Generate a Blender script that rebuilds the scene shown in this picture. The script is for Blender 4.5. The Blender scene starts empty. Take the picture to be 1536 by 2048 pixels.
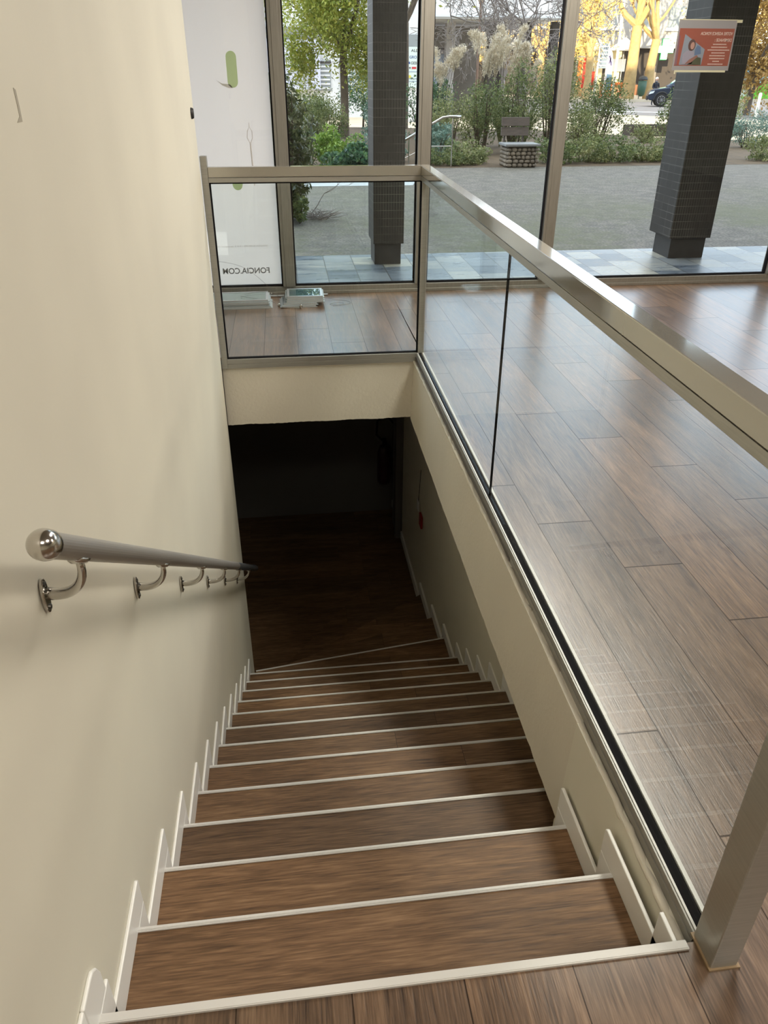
import bpy, bmesh, math, random
import numpy as np
from mathutils import Vector, Matrix

SC = bpy.context.scene
COL = SC.collection
random.seed(7)
PI = math.pi

# ------------------------------------------------------------------ camera
CX, CY, CH = 0.3968, -0.736, 1.4017
YAW, PIT, ROLL = 0.1259, 0.5261, 0.0043
fw = Vector((math.sin(YAW) * math.cos(PIT), math.cos(YAW) * math.cos(PIT), -math.sin(PIT)))
rt = Vector((math.cos(YAW), -math.sin(YAW), 0))
up = rt.cross(fw)
r2 = math.cos(ROLL) * rt + math.sin(ROLL) * up
u2 = -math.sin(ROLL) * rt + math.cos(ROLL) * up
cam_d = bpy.data.cameras.new('camera')
cam_d.sensor_fit = 'HORIZONTAL'
cam_d.sensor_width = 36.0
cam_d.lens = 1504.55 / 1536 * 36.0
cam_d.clip_start = 0.02
cam_d.clip_end = 500
cam = bpy.data.objects.new('camera', cam_d)
COL.objects.link(cam)
cam.matrix_world = Matrix(((r2.x, u2.x, -fw.x, CX), (r2.y, u2.y, -fw.y, CY), (r2.z, u2.z, -fw.z, CH), (0, 0, 0, 1)))
SC.camera = cam

# ------------------------------------------------------------------ light, world, exposure
SC.view_settings.view_transform = 'Standard'
SC.view_settings.look = 'None'
SC.view_settings.gamma = 1
SC.view_settings.use_curve_mapping = False
SC.view_settings.exposure = 0.95
SC.cycles.max_bounces = 10
SC.cycles.diffuse_bounces = 5
SC.cycles.glossy_bounces = 4
SC.cycles.transparent_max_bounces = 16
SC.cycles.sample_clamp_indirect = 6.0
SC.cycles.caustics_reflective = False
SC.cycles.caustics_refractive = False

SKY = 1.8
w = bpy.data.worlds.new('world')
SC.world = w
w.use_nodes = True
nt = w.node_tree
bg = nt.nodes['Background']
# bright hazy winter sky: white at the horizon, pale blue overhead
tc = nt.nodes.new('ShaderNodeTexCoord')
sx = nt.nodes.new('ShaderNodeSeparateXYZ')
nt.links.new(tc.outputs['Generated'], sx.inputs[0])
rp = nt.nodes.new('ShaderNodeValToRGB')
for e_, (p_, c_) in zip([rp.color_ramp.elements[0], rp.color_ramp.elements[1], rp.color_ramp.elements.new(.5)],
                        ((0.0, (1.0, .96, .90, 1)), (1.0, (.50, .66, 1.0, 1)), (.34, (.56, .76, 1.0, 1)))):
    e_.position = p_; e_.color = c_
nt.links.new(sx.outputs['Z'], rp.inputs[0])
nt.links.new(rp.outputs[0], bg.inputs['Color'])
bg.inputs['Strength'].default_value = SKY

def lamp(name, kind, loc, energy, color, size=1.0, size_y=None, aim=None):
    d = bpy.data.lights.new(name, kind)
    d.energy = energy
    d.color = color
    if kind == 'AREA':
        d.shape = 'RECTANGLE'
        d.size = size
        d.size_y = size_y or size
    o = bpy.data.objects.new(name, d)
    COL.objects.link(o)
    o.location = loc
    if aim is not None:
        v = Vector(aim)
        o.rotation_euler = v.to_track_quat('-Z', 'Y').to_euler()
    return o

sun = lamp('sun', 'SUN', (0, -20, 30), 7.5, (1.0, 0.84, 0.55), aim=(0.36, 0.93, -0.232))
sun.data.angle = math.radians(0.6)
CEIL = 2.75
# unseen fill panels under the ceiling, added to brighten the interior
FILL_PANELS = [(0.8, -1.7), (2.2, -0.7), (2.1, 2.0), (2.1, 3.0), (2.1, 4.2), (4.4, 0.8), (6.4, 0.8)]
POWER = [15, 17, 16, 24, 24, 14, 14]
for (px_, py_), pw_ in zip(FILL_PANELS, POWER):
    lamp('fill_light_source', 'AREA', (px_, py_, CEIL - 0.045), pw_, (1.0, 0.945, 0.87), 0.56, 0.56, aim=(0, 0, -1))

# ------------------------------------------------------------------ helpers
def lin(c):
    return tuple(((v / 255.0) / 12.92 if v <= 10 else (((v / 255.0) + 0.055) / 1.055) ** 2.4) for v in c) + (1.0,)

def mat(name, rgb, rough=0.6, metal=0.0, spec=0.5):
    m = bpy.data.materials.new(name)
    m.use_nodes = True
    b = m.node_tree.nodes['Principled BSDF']
    b.inputs['Base Color'].default_value = lin(rgb)
    b.inputs['Roughness'].default_value = rough
    b.inputs['Metallic'].default_value = metal
    b.inputs['Specular IOR Level'].default_value = spec
    return m

class G:
    """small node-graph helper"""
    def __init__(s, m):
        s.m = m
        s.t = m.node_tree
        s.b = s.t.nodes['Principled BSDF']
    def n(s, typ, **kw):
        o = s.t.nodes.new(typ)
        for k, v in kw.items():
            if k.startswith('i_'):
                key = k[2:]
                o.inputs[int(key) if key.isdigit() else key.replace('_', ' ')].default_value = v
            else:
                setattr(o, k, v)
        return o
    def l(s, a, b):
        s.t.links.new(a, b)
    def math(s, op, a, b=None, c=None):
        o = s.t.nodes.new('ShaderNodeMath')
        o.operation = op
        for i, v in enumerate((a, b, c)):
            if v is None: continue
            if isinstance(v, (int, float)): o.inputs[i].default_value = v
            else: s.l(v, o.inputs[i])
        return o.outputs[0]
    def ramp(s, fac, stops):
        o = s.t.nodes.new('ShaderNodeValToRGB')
        while len(o.color_ramp.elements) < len(stops): o.color_ramp.elements.new(0.5)
        for e, (p, c) in zip(o.color_ramp.elements, stops):
            e.position = p
            e.color = lin(c) if len(c) == 3 else c
        s.l(fac, o.inputs[0])
        return o.outputs[0]
    def mix(s, fac, a, b, mode='MIX'):
        o = s.t.nodes.new('ShaderNodeMix')
        o.data_type = 'RGBA'
        o.blend_type = mode
        for i, v in ((0, fac), (6, a), (7, b)):
            if isinstance(v, (int, float)): o.inputs[i].default_value = v
            elif isinstance(v, tuple): o.inputs[i].default_value = v
            else: s.l(v, o.inputs[i])
        return o.outputs[2]
    def pos(s):
        return s.t.nodes.new('ShaderNodeNewGeometry').outputs['Position']
    def noise(s, vec, scale, detail=4, rough=0.55, dist=0.0):
        o = s.n('ShaderNodeTexNoise', i_Scale=scale, i_Detail=detail, i_Roughness=rough, i_Distortion=dist)
        s.l(vec, o.inputs['Vector'])
        return o.outputs['Fac']
    def bump(s, h, strength, dist=0.01):
        o = s.n('ShaderNodeBump', i_Strength=strength, i_Distance=dist)
        s.l(h, o.inputs['Height'])
        s.l(o.outputs[0], s.b.inputs['Normal'])

def noisy(name, c1, c2, scale, rough=0.7, metal=0, bump=0.0, spec=0.5, stretch=(1, 1, 1), detail=5):
    m = mat(name, c1, rough, metal, spec)
    g = G(m)
    mp = g.n('ShaderNodeMapping')
    mp.inputs['Scale'].default_value = stretch
    g.l(g.pos(), mp.inputs[0])
    f = g.noise(mp.outputs[0], scale, detail)
    g.l(g.ramp(f, [(0.3, c1), (0.7, c2)]), g.b.inputs['Base Color'])
    if bump: g.bump(f, bump)
    return m

def wood_floor(name, along='Y', planks=True, dark=1.0):
    m = mat(name, (110, 84, 62), 0.40, 0.0, 0.75 if planks else 0.35)
    g = G(m)
    sep = g.n('ShaderNodeSeparateXYZ')
    g.l(g.pos(), sep.inputs[0])
    if along == 'Y': X, Y = sep.outputs[0], sep.outputs[1]
    else: X, Y = sep.outputs[1], sep.outputs[0]
    W, LEN = 0.2015, 1.3
    if planks:
        u = g.math('DIVIDE', g.math('ADD', X, 0.1695), W)
        n = g.math('FLOOR', u)
        off = g.math('MULTIPLY_ADD', n, -0.303, 0.51 + 0.303 * 6)
        v = g.math('DIVIDE', g.math('SUBTRACT', Y, off), LEN)
    else:
        n = g.math('FLOOR', g.math('DIVIDE', g.math('ADD', X, -0.001), 0.2532))
        off = g.math('MULTIPLY_ADD', g.math('GREATER_THAN', n, 3.5), g.math('MULTIPLY_ADD', g.math('SINE', g.math('MULTIPLY', g.math('SUBTRACT', n, 4.0), 4.712)), 0.22, 0.98), -0.03)
        v = g.math('DIVIDE', g.math('SUBTRACT', Y, off), LEN)
        u = None
    k = g.math('FLOOR', v)
    cv = g.n('ShaderNodeCombineXYZ')
    g.l(n, cv.inputs[0]); g.l(k, cv.inputs[1])
    wn = g.n('ShaderNodeTexWhiteNoise', noise_dimensions='2D')
    g.l(cv.outputs[0], wn.inputs['Vector'])
    rnd = wn.outputs['Value']
    # grain coordinates, shifted per plank
    gc = g.n('ShaderNodeCombineXYZ')
    g.l(g.math('MULTIPLY', X, 7.0), gc.inputs[0])
    g.l(g.math('MULTIPLY_ADD', rnd, 23.0, g.math('MULTIPLY', Y, 0.9)), gc.inputs[1])
    g.l(g.math('MULTIPLY', rnd, 9.0), gc.inputs[2])
    big = g.noise(gc.outputs[0], 1.6, 3, 0.5, 0.6)
    fc = g.n('ShaderNodeCombineXYZ')
    g.l(g.math('MULTIPLY', X, 230.0), fc.inputs[0])
    g.l(g.math('MULTIPLY_ADD', rnd, 31.0, g.math('MULTIPLY', Y, 11.0)), fc.inputs[1])
    fine = g.noise(fc.outputs[0], 1.0, 3, 0.6, 0.3)
    mc = g.n('ShaderNodeCombineXYZ')
    g.l(g.math('MULTIPLY', X, 45.0), mc.inputs[0])
    g.l(g.math('MULTIPLY_ADD', rnd, 17.0, g.math('MULTIPLY', Y, 2.6)), mc.inputs[1])
    med = g.noise(mc.outputs[0], 1.0, 4, 0.6, 1.6)
    f = g.math('ADD', g.math('MULTIPLY', big, 0.26), g.math('ADD', g.math('MULTIPLY', fine, 0.42), g.math('MULTIPLY', med, 0.32)))
    if not planks:
        c = g.ramp(f, [(0.36, (66, 49, 34)), (0.47, (106, 82, 59)), (0.55, (128, 101, 75)), (0.66, (152, 124, 95))])
    else:
        c = g.ramp(f, [(0.36, (62, 45, 32)), (0.47, (102, 79, 58)), (0.55, (124, 98, 74)), (0.66, (150, 124, 98))])
    tint = g.ramp(rnd, [(0.0, (206, 203, 200)), (0.5, (228, 223, 217)), (1.0, (246, 238, 228))])
    c = g.mix(1.0, c, tint, 'MULTIPLY')
    g.b.inputs['Coat Weight'].default_value = 1.0 if planks else 0.0
    g.b.inputs['Coat Roughness'].default_value = 0.27
    # plank seams
    if planks:
        du = g.math('ABSOLUTE', g.math('SUBTRACT', g.math('FRACT', g.math('ADD', u, 0.5)), 0.5))
        su = g.math('LESS_THAN', du, 0.0013 / W)
        dv = g.math('ABSOLUTE', g.math('SUBTRACT', g.math('FRACT', g.math('ADD', v, 0.5)), 0.5))
        sv = g.math('LESS_THAN', dv, 0.0024 / LEN)
        seam = g.math('MAXIMUM', su, sv)
    else:
        dv = g.math('ABSOLUTE', g.math('SUBTRACT', g.math('FRACT', g.math('ADD', v, 0.5)), 0.5))
        seam = g.math('LESS_THAN', dv, 0.0010 / LEN)
    c = g.mix(g.math('MULTIPLY', seam, 0.8), c, lin((30, 22, 18)))
    if planks:
        g.l(g.math('MULTIPLY_ADD', fine, 1.0, 0.25), g.b.inputs['Coat Weight'])
        g.l(g.math('MULTIPLY_ADD', seam, -0.5, 0.60), g.b.inputs['Specular IOR Level'])
    g.l(c, g.b.inputs['Base Color'])
    r = g.math('MULTIPLY_ADD', f, 0.30, 0.20 if planks else 0.36)
    g.l(r, g.b.inputs['Roughness'])
    h = g.math('SUBTRACT', g.math('MULTIPLY', g.math('ADD', fine, med), 0.5), seam)
    g.bump(h, 0.28, 0.004)
    return m

def tile_mat(name, base, grout, w_, h_, axis, rough=0.4):
    """mosaic of small dark glazed tiles; axis = which horizontal world axis runs across the face"""
    m = mat(name, base, rough)
    g = G(m)
    sep = g.n('ShaderNodeSeparateXYZ')
    g.l(g.pos(), sep.inputs[0])
    nm = g.t.nodes.new('ShaderNodeNewGeometry')
    sn = g.n('ShaderNodeSeparateXYZ')
    g.l(nm.outputs['Normal'], sn.inputs[0])
    facex = g.math('GREATER_THAN', g.math('ABSOLUTE', sn.outputs[0]), 0.7)
    across = g.mix(facex, sep.outputs[0], sep.outputs[1])
    wsel = g.math('MULTIPLY_ADD', facex, w_ * 4, w_)
    du = g.math('FRACT', g.math('DIVIDE', across, wsel))
    su = g.math('LESS_THAN', g.math('MULTIPLY', du, wsel), 0.0022)
    dv = g.math('FRACT', g.math('DIVIDE', sep.outputs[2], h_))
    sv = g.math('LESS_THAN', dv, 0.0035 / h_)
    seam = g.math('MAXIMUM', su, sv)
    cv = g.n('ShaderNodeCombineXYZ')
    g.l(g.math('FLOOR', g.math('DIVIDE', across, wsel)), cv.inputs[0])
    g.l(g.math('FLOOR', g.math('DIVIDE', sep.outputs[2], h_)), cv.inputs[1])
    wn = g.n('ShaderNodeTexWhiteNoise', noise_dimensions='2D')
    g.l(cv.outputs[0], wn.inputs['Vector'])
    c = g.ramp(wn.outputs['Value'], [(0, tuple(int(v * .8) for v in base)), (1, tuple(min(255, int(v * 1.15)) for v in base))])
    blot = g.noise(g.pos(), 3.0, 4)
    amt = g.ramp(blot, [(0.42, (0, 0, 0)), (0.62, (255, 255, 255))])
    c2 = g.mix(g.math('MULTIPLY', seam, g.math('MULTIPLY_ADD', amt, 0.55, 0.12)), c, lin(grout))
    g.l(c2, g.b.inputs['Base Color'])
    g.bump(g.math('SUBTRACT', 1.0, seam), 0.25, 0.003)
    return m

def slate_paving(name):
    m = mat(name, (120, 126, 132), 0.42)
    g = G(m)
    sep = g.n('ShaderNodeSeparateXYZ')
    g.l(g.pos(), sep.inputs[0])
    X, Y = sep.outputs[0], sep.outputs[1]
    W, LN = 0.246, 0.30
    u = g.math('DIVIDE', g.math('ADD', X, 0.02), W)
    n = g.math('FLOOR', u)
    v = g.math('DIVIDE', g.math('MULTIPLY_ADD', n, 0.11, Y), LN)
    k = g.math('FLOOR', v)
    cv = g.n('ShaderNodeCombineXYZ')
    g.l(n, cv.inputs[0]); g.l(k, cv.inputs[1])
    wn = g.n('ShaderNodeTexWhiteNoise', noise_dimensions='2D')
    g.l(cv.outputs[0], wn.inputs['Vector'])
    mp = g.n('ShaderNodeMapping')
    mp.inputs['Scale'].default_value = (2.0, 9.0, 1)
    g.l(g.pos(), mp.inputs[0])
    st = g.noise(mp.outputs[0], 1.5, 5, 0.6, 0.8)
    f = g.math('ADD', g.math('MULTIPLY', wn.outputs['Value'], 0.45), g.math('MULTIPLY', st, 0.6))
    c = g.ramp(f, [(0.25, (78, 88, 100)), (0.48, (122, 130, 138)), (0.64, (150, 152, 150)), (0.85, (186, 180, 164))])  # random slate tones; the pale warm stops also imitate a streaky sheen
    du = g.math('ABSOLUTE', g.math('SUBTRACT', g.math('FRACT', g.math('ADD', u, 0.5)), 0.5))
    dv = g.math('ABSOLUTE', g.math('SUBTRACT', g.math('FRACT', g.math('ADD', v, 0.5)), 0.5))
    seam = g.math('MAXIMUM', g.math('LESS_THAN', du, 0.004 / W), g.math('MULTIPLY', g.math('LESS_THAN', dv, 0.003 / LN), 0.6))
    c = g.mix(g.math('MULTIPLY', seam, 0.85), c, lin((58, 56, 54)))
    g.l(c, g.b.inputs['Base Color'])
    g.l(g.math('MULTIPLY_ADD', st, 0.45, 0.10), g.b.inputs['Roughness'])
    g.bump(g.math('SUBTRACT', st, seam), 0.3, 0.006)
    return m

def glass_mat(name, tint=(238, 244, 242), refl=1.0):
    m = bpy.data.materials.new(name)
    m.use_nodes = True
    t = m.node_tree
    t.nodes.clear()
    out = t.nodes.new('ShaderNodeOutputMaterial')
    tr = t.nodes.new('ShaderNodeBsdfTransparent')
    tr.inputs[0].default_value = lin(tint)
    gl = t.nodes.new('ShaderNodeBsdfGlossy')
    gl.inputs['Roughness'].default_value = 0.0
    lw = t.nodes.new('ShaderNodeLayerWeight')          # Schlick reflectance, the same for both faces of the sheet
    fr = t.nodes.new('ShaderNodeMath'); fr.operation = 'POWER'; fr.inputs[1].default_value = 5.0
    t.links.new(lw.outputs['Facing'], fr.inputs[0])
    mu = t.nodes.new('ShaderNodeMath'); mu.operation = 'MULTIPLY_ADD'; mu.inputs[1].default_value = 0.96 * refl; mu.inputs[2].default_value = 0.04 * refl
    mx = t.nodes.new('ShaderNodeMixShader')
    t.links.new(fr.outputs[0], mu.inputs[0])
    t.links.new(mu.outputs[0], mx.inputs[0])
    t.links.new(tr.outputs[0], mx.inputs[1])
    t.links.new(gl.outputs[0], mx.inputs[2])
    t.links.new(mx.outputs[0], out.inputs[0])
    return m

def emis(name, rgb, s):
    m = mat(name, rgb)
    b = m.node_tree.nodes['Principled BSDF']
    b.inputs['Emission Color'].default_value = lin(rgb)
    b.inputs['Emission Strength'].default_value = s
    return m

def leaf_mat(name, c1, c2, c3=None, rough=0.55):
    m = mat(name, c1, rough)
    g = G(m)
    f = g.noise(g.pos(), 2.6, 6, 0.7)
    wn = g.n('ShaderNodeTexWhiteNoise', noise_dimensions='3D')
    sn = g.n('ShaderNodeVectorMath', operation='SNAP')
    g.l(g.pos(), sn.inputs[0]); sn.inputs[1].default_value = (0.06, 0.06, 0.06)
    g.l(sn.outputs[0], wn.inputs['Vector'])
    ff = g.math('ADD', g.math('MULTIPLY', f, 0.6), g.math('MULTIPLY', wn.outputs['Value'], 0.4))
    g.l(g.ramp(ff, [(0.3, c1), (0.55, c2), (0.75, c3 or c2)]), g.b.inputs['Base Color'])
    tl = g.n('ShaderNodeBsdfTranslucent')
    g.l(g.ramp(ff, [(0.3, c1), (0.55, c2), (0.75, c3 or c2)]), tl.inputs[0])
    mx = g.n('ShaderNodeMixShader'); mx.inputs[0].default_value = 0.3
    out = g.t.nodes['Material Output']
    g.l(g.b.outputs[0], mx.inputs[1]); g.l(tl.outputs[0], mx.inputs[2]); g.l(mx.outputs[0], out.inputs[0])
    return m

class MB:
    def __init__(s):
        s.v = []; s.f = []
    def add(s, vs, fs):
        o = len(s.v)
        s.v += [tuple(p) for p in vs]
        s.f += [tuple(i + o for i in f) for f in fs]
        return s
    def box(s, a, b):
        x0, y0, z0 = a; x1, y1, z1 = b
        return s.hexa([(x0, y0, z0), (x1, y0, z0), (x1, y1, z0), (x0, y1, z0), (x0, y0, z1), (x1, y0, z1), (x1, y1, z1), (x0, y1, z1)])
    def hexa(s, p):
        return s.add(p, [(0, 3, 2, 1), (4, 5, 6, 7), (0, 1, 5, 4), (1, 2, 6, 5), (2, 3, 7, 6), (3, 0, 4, 7)])
    def prism(s, poly, y0, y1, plane='XZ'):
        """extrude polygon; plane XZ -> along y, YZ -> along x, XY -> along z"""
        def P(a, b, c):
            return {'XZ': (a, c, b), 'YZ': (c, a, b), 'XY': (a, b, c)}[plane]
        n = len(poly)
        vs = [P(a, b, y0) for a, b in poly] + [P(a, b, y1) for a, b in poly]
        fs = [tuple(range(n)), tuple(range(2 * n - 1, n - 1, -1))]
        fs += [(i, (i + 1) % n, (i + 1) % n + n, i + n)[::-1] for i in range(n)]
        return s.add(vs, fs)
    def tube(s, pts, rad, seg=12, caps=True):
        pts = [Vector(p) for p in pts]
        n = len(pts)
        rads = rad if isinstance(rad, (list, tuple)) else [rad] * n
        base = len(s.v)
        ref = None
        for i, p in enumerate(pts):
            d = (pts[min(i + 1, n - 1)] - pts[max(i - 1, 0)]).normalized()
            if ref is None:
                ref = d.orthogonal().normalized()
            a = (ref - d * ref.dot(d))
            a = a.normalized() if a.length > 1e-6 else d.orthogonal().normalized()
            ref = a
            b = d.cross(a)
            for k in range(seg):
                t = 2 * PI * k / seg
                s.v.append(tuple(p + (a * math.cos(t) + b * math.sin(t)) * rads[i]))
        for i in range(n - 1):
            for k in range(seg):
                a0 = base + i * seg + k; a1 = base + i * seg + (k + 1) % seg
                s.f.append((a0, a1, a1 + seg, a0 + seg))
        if caps:
            s.f.append(tuple(base + k for k in range(seg))[::-1])
            s.f.append(tuple(base + (n - 1) * seg + k for k in range(seg)))
        return s
    def lathe(s, prof, c=(0, 0, 0), seg=20, axis='Z'):
        """prof: list of (r, h)"""
        base = len(s.v)
        for r, h in prof:
            for k in range(seg):
                t = 2 * PI * k / seg
                if axis == 'Z': q = (c[0] + r * math.cos(t), c[1] + r * math.sin(t), c[2] + h)
                elif axis == 'Y': q = (c[0] + r * math.sin(t), c[1] + h, c[2] + r * math.cos(t))
                else: q = (c[0] + h, c[1] + r * math.cos(t), c[2] + r * math.sin(t))
                s.v.append(q)
        for i in range(len(prof) - 1):
            for k in range(seg):
                a0 = base + i * seg + k; a1 = base + i * seg + (k + 1) % seg
                s.f.append((a0, a1, a1 + seg, a0 + seg))
        s.f.append(tuple(base + k for k in range(seg))[::-1])
        s.f.append(tuple(base + (len(prof) - 1) * seg + k for k in range(seg)))
        return s
    def ball(s, c, r, seg=12, rings=8, sc=(1, 1, 1)):
        base = len(s.v)
        for i in range(rings + 1):
            ph = PI * i / rings
            for k in range(seg):
                t = 2 * PI * k / seg
                s.v.append((c[0] + r * sc[0] * math.sin(ph) * math.cos(t), c[1] + r * sc[1] * math.sin(ph) * math.sin(t), c[2] + r * sc[2] * math.cos(ph)))
        for i in range(rings):
            for k in range(seg):
                a0 = base + i * seg + k; a1 = base + i * seg + (k + 1) % seg
                s.f.append((a0, a0 + seg, a1 + seg, a1))
        return s
    def rot(s, M):
        s.v = [tuple(M @ Vector(p)) for p in s.v]
        return s
    def build(s, name, m, parent=None, bevel=0.0, smooth=False):
        me = bpy.data.meshes.new(name)
        org = Vector((0, 0, 0))
        if parent is not None:
            org = WORLD[parent.name]
        if parent is None and s.v:
            a = np.array(s.v)
            org = Vector(((a[:, 0].min() + a[:, 0].max()) / 2, (a[:, 1].min() + a[:, 1].max()) / 2, a[:, 2].min()))
        me.from_pydata([tuple(Vector(p) - org) for p in s.v], [], s.f)
        me.materials.append(m)
        bm = bmesh.new(); bm.from_mesh(me)
        bmesh.ops.recalc_face_normals(bm, faces=bm.faces)
        bm.to_mesh(me); bm.free()
        if smooth:
            for p in me.polygons: p.use_smooth = True
        o = bpy.data.objects.new(name, me)
        COL.objects.link(o)
        if parent is not None:
            o.parent = parent
            WORLD[o.name] = org.copy()
        else:
            o.location = org
            WORLD[o.name] = org.copy()
        if bevel:
            md = o.modifiers.new('bevel', 'BEVEL')
            md.width = bevel; md.segments = 2; md.limit_method = 'ANGLE'
        return o

WORLD = {}

def thing(name, label, cat, loc, group=None):
    o = bpy.data.objects.new(name, None)
    o.empty_display_size = 0.1
    COL.objects.link(o)
    o.location = loc
    WORLD[o.name] = Vector(loc)
    tag(o, label, cat, group)
    return o

def tag(o, label, cat, group=None, kind=None):
    o['label'] = label
    o['category'] = cat
    if group: o['group'] = group
    if kind: o['kind'] = kind
    return o

def struct(o):
    o['kind'] = 'structure'
    return o

def np_mesh(name, V, F, m, parent=None):
    """V Nx3, F Mx4 numpy -> object"""
    org = WORLD[parent.name] if parent is not None else Vector(((V[:, 0].min() + V[:, 0].max()) / 2, (V[:, 1].min() + V[:, 1].max()) / 2, V[:, 2].min()))
    V = V - np.array(org)
    me = bpy.data.meshes.new(name)
    me.vertices.add(len(V)); me.vertices.foreach_set('co', V.astype(np.float32).ravel())
    k = F.shape[1]
    me.loops.add(F.size); me.loops.foreach_set('vertex_index', F.astype(np.int32).ravel())
    me.polygons.add(len(F)); me.polygons.foreach_set('loop_start', np.arange(0, F.size, k, dtype=np.int32))
    me.update(calc_edges=True)
    me.materials.append(m)
    o = bpy.data.objects.new(name, me)
    COL.objects.link(o)
    if parent is not None: o.parent = parent
    else: o.location = org
    WORLD[o.name] = Vector(org)
    return o

def leaves(points, size, aspect=2.2, droop=0.0, rng=None, tilt=1.0):
    """one folded-diamond leaf (4 verts) per point"""
    rng = rng or np.random.default_rng(3)
    n = len(points)
    d = rng.normal(size=(n, 3)); d[:, 2] = d[:, 2] * tilt - droop
    d /= np.linalg.norm(d, axis=1)[:, None]
    e = rng.normal(size=(n, 3)); e -= d * (e * d).sum(1)[:, None]; e /= np.linalg.norm(e, axis=1)[:, None]
    s = size * rng.uniform(0.6, 1.3, size=(n, 1))
    a = points - d * s * 0.5; c = points + d * s * 0.5
    b = points + e * s * 0.5 / aspect; f = points - e * s * 0.5 / aspect
    V = np.stack([a, b, c, f], 1).reshape(-1, 3)
    F = np.arange(4 * n).reshape(n, 4)
    return V, F

def cloud(rng, n, c, r, clumps=24, spread=0.33, flat=0.0):
    """points gathered in clumps over an ellipsoid of centre c, radii r"""
    k = rng.normal(size=(clumps, 3)); k /= np.linalg.norm(k, axis=1)[:, None]
    k *= rng.uniform(0.35, 0.85, size=(clumps, 1))
    if flat: k[:, 2] = np.maximum(k[:, 2], -flat)
    idx = rng.integers(0, clumps, n)
    p = rng.normal(size=(n, 3)); p /= np.linalg.norm(p, axis=1)[:, None]
    p *= rng.uniform(0.3, 1, size=(n, 1)) ** 0.5 * spread
    q = (k[idx] + p) * np.array(r) + np.array(c)
    q[:, 2] = np.maximum(q[:, 2], 0.015 if c[2] > 0 else c[2])
    return q

# ------------------------------------------------------------------ materials
M_floor = wood_floor('oak_vinyl_planks')
M_tread = wood_floor('oak_vinyl_tread', along='X', planks=False)
def wall_paint(name, rgb, b=0.12, scale=26.0):
    m = mat(name, rgb, 0.62)
    g = G(m)
    f = g.noise(g.pos(), scale, 5, 0.6)
    big = g.noise(g.pos(), 1.4, 3, 0.5)
    c2 = tuple(int(v * 0.96) for v in rgb)
    g.l(g.ramp(big, [(0.35, c2), (0.65, rgb)]), g.b.inputs['Base Color'])
    g.bump(f, b, 0.004)
    return m
M_wall = wall_paint('cream_wall_paint', (221, 216, 198), 0.06, 14)
M_plaster = wall_paint('plaster_slab_edge', (216, 209, 192), 0.35, 60)
M_white = mat('white_gloss_paint', (232, 231, 226), 0.35)
M_ceil = mat('ceiling_panels_grey', (168, 164, 156), 0.8)
M_lowwall = wall_paint('basement_wall_darkened', (92, 88, 84), 0.1, 20)  # grey darkened to stand in for the unlit basement
M_alu = noisy('brushed_aluminium', (176, 174, 166), (164, 162, 154), 8, 0.32, 0.6, 0.0, 0.5, (1, 1, 30))
M_cap = mat('satin_aluminium_cap', (176, 172, 161), 0.10, 0.6, 0.6)
M_cap.node_tree.nodes['Principled BSDF'].inputs['Coat Weight'].default_value = 0.6
M_cap.node_tree.nodes['Principled BSDF'].inputs['Coat Roughness'].default_value = 0.05
M_alu2 = noisy('anodised_frame', (146, 142, 132), (132, 128, 118), 6, 0.42, 0.55, 0.0, 0.5, (30, 30, 1))
M_trim = mat('white_aluminium_nosing', (206, 204, 199), 0.5, 0.1)
M_plate = mat('satin_plate', (150, 148, 141), 0.42, 0.4)
M_black = mat('black_rubber', (20, 18, 20), 0.9, 0, .2)
M_glass = glass_mat('railing_glass', (249, 252, 251), 0.36)
M_wglass = glass_mat('window_glass', (248, 250, 249), 0.8)
M_steel = mat('polished_steel', (196, 192, 186), 0.16, 1.0)
M_rail = mat('satin_steel_rail', (168, 164, 158), 0.42, 0.7)
M_col = tile_mat('black_mosaic_tiles', (34, 33, 32), (120, 118, 112), 0.022, 0.062, 'X', 0.6)
M_colbase = noisy('dark_stone_plinth', (30, 30, 31), (44, 44, 45), 9, 0.6, 0, 0.1)
M_pave = slate_paving('slate_paving')

# ------------------------------------------------------------------ room shell
T, R = 0.2532, 0.1638
XL = -0.005          # left wall face
def xr(y): return 1.088 + 0.0085 * y   # edge of the stair opening on the right
LY = 3.482           # far edge of the opening
WY = 4.914           # glazed front
SLAB = 0.40
X0R, X1R, Y0R = -2.2, 7.4, -4.2

fl = MB()
fl.box((X0R, Y0R, -0.02), (X1R, 0.0, 0.0))
fl.hexa([(xr(0) + .035, 0, -.02), (X1R, 0, -.02), (X1R, WY + .04, -.02), (xr(LY) + .035, WY + .04, -.02),
         (xr(0) + .035, 0, 0), (X1R, 0, 0), (X1R, WY + .04, 0), (xr(LY) + .035, WY + .04, 0)])
fl.box((X0R, LY + .03, -.02), (xr(LY) + .035, WY + .04, 0))
struct(fl.build('floor', M_floor))
sl = MB()   # concrete slab that carries it
sl.box((X0R, Y0R, -SLAB), (X1R, -0.02, -0.021))
sl.hexa([(xr(0), -.02, -SLAB), (X1R, -.02, -SLAB), (X1R, WY + .04, -SLAB), (xr(LY), WY + .04, -SLAB),
         (xr(0), -.02, -.021), (X1R, -.02, -.021), (X1R, WY + .04, -.021), (xr(LY), WY + .04, -.021)])
sl.box((X0R, LY, -SLAB), (xr(LY), WY + .04, -.021))
struct(sl.build('floor_slab', M_lowwall))

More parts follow.
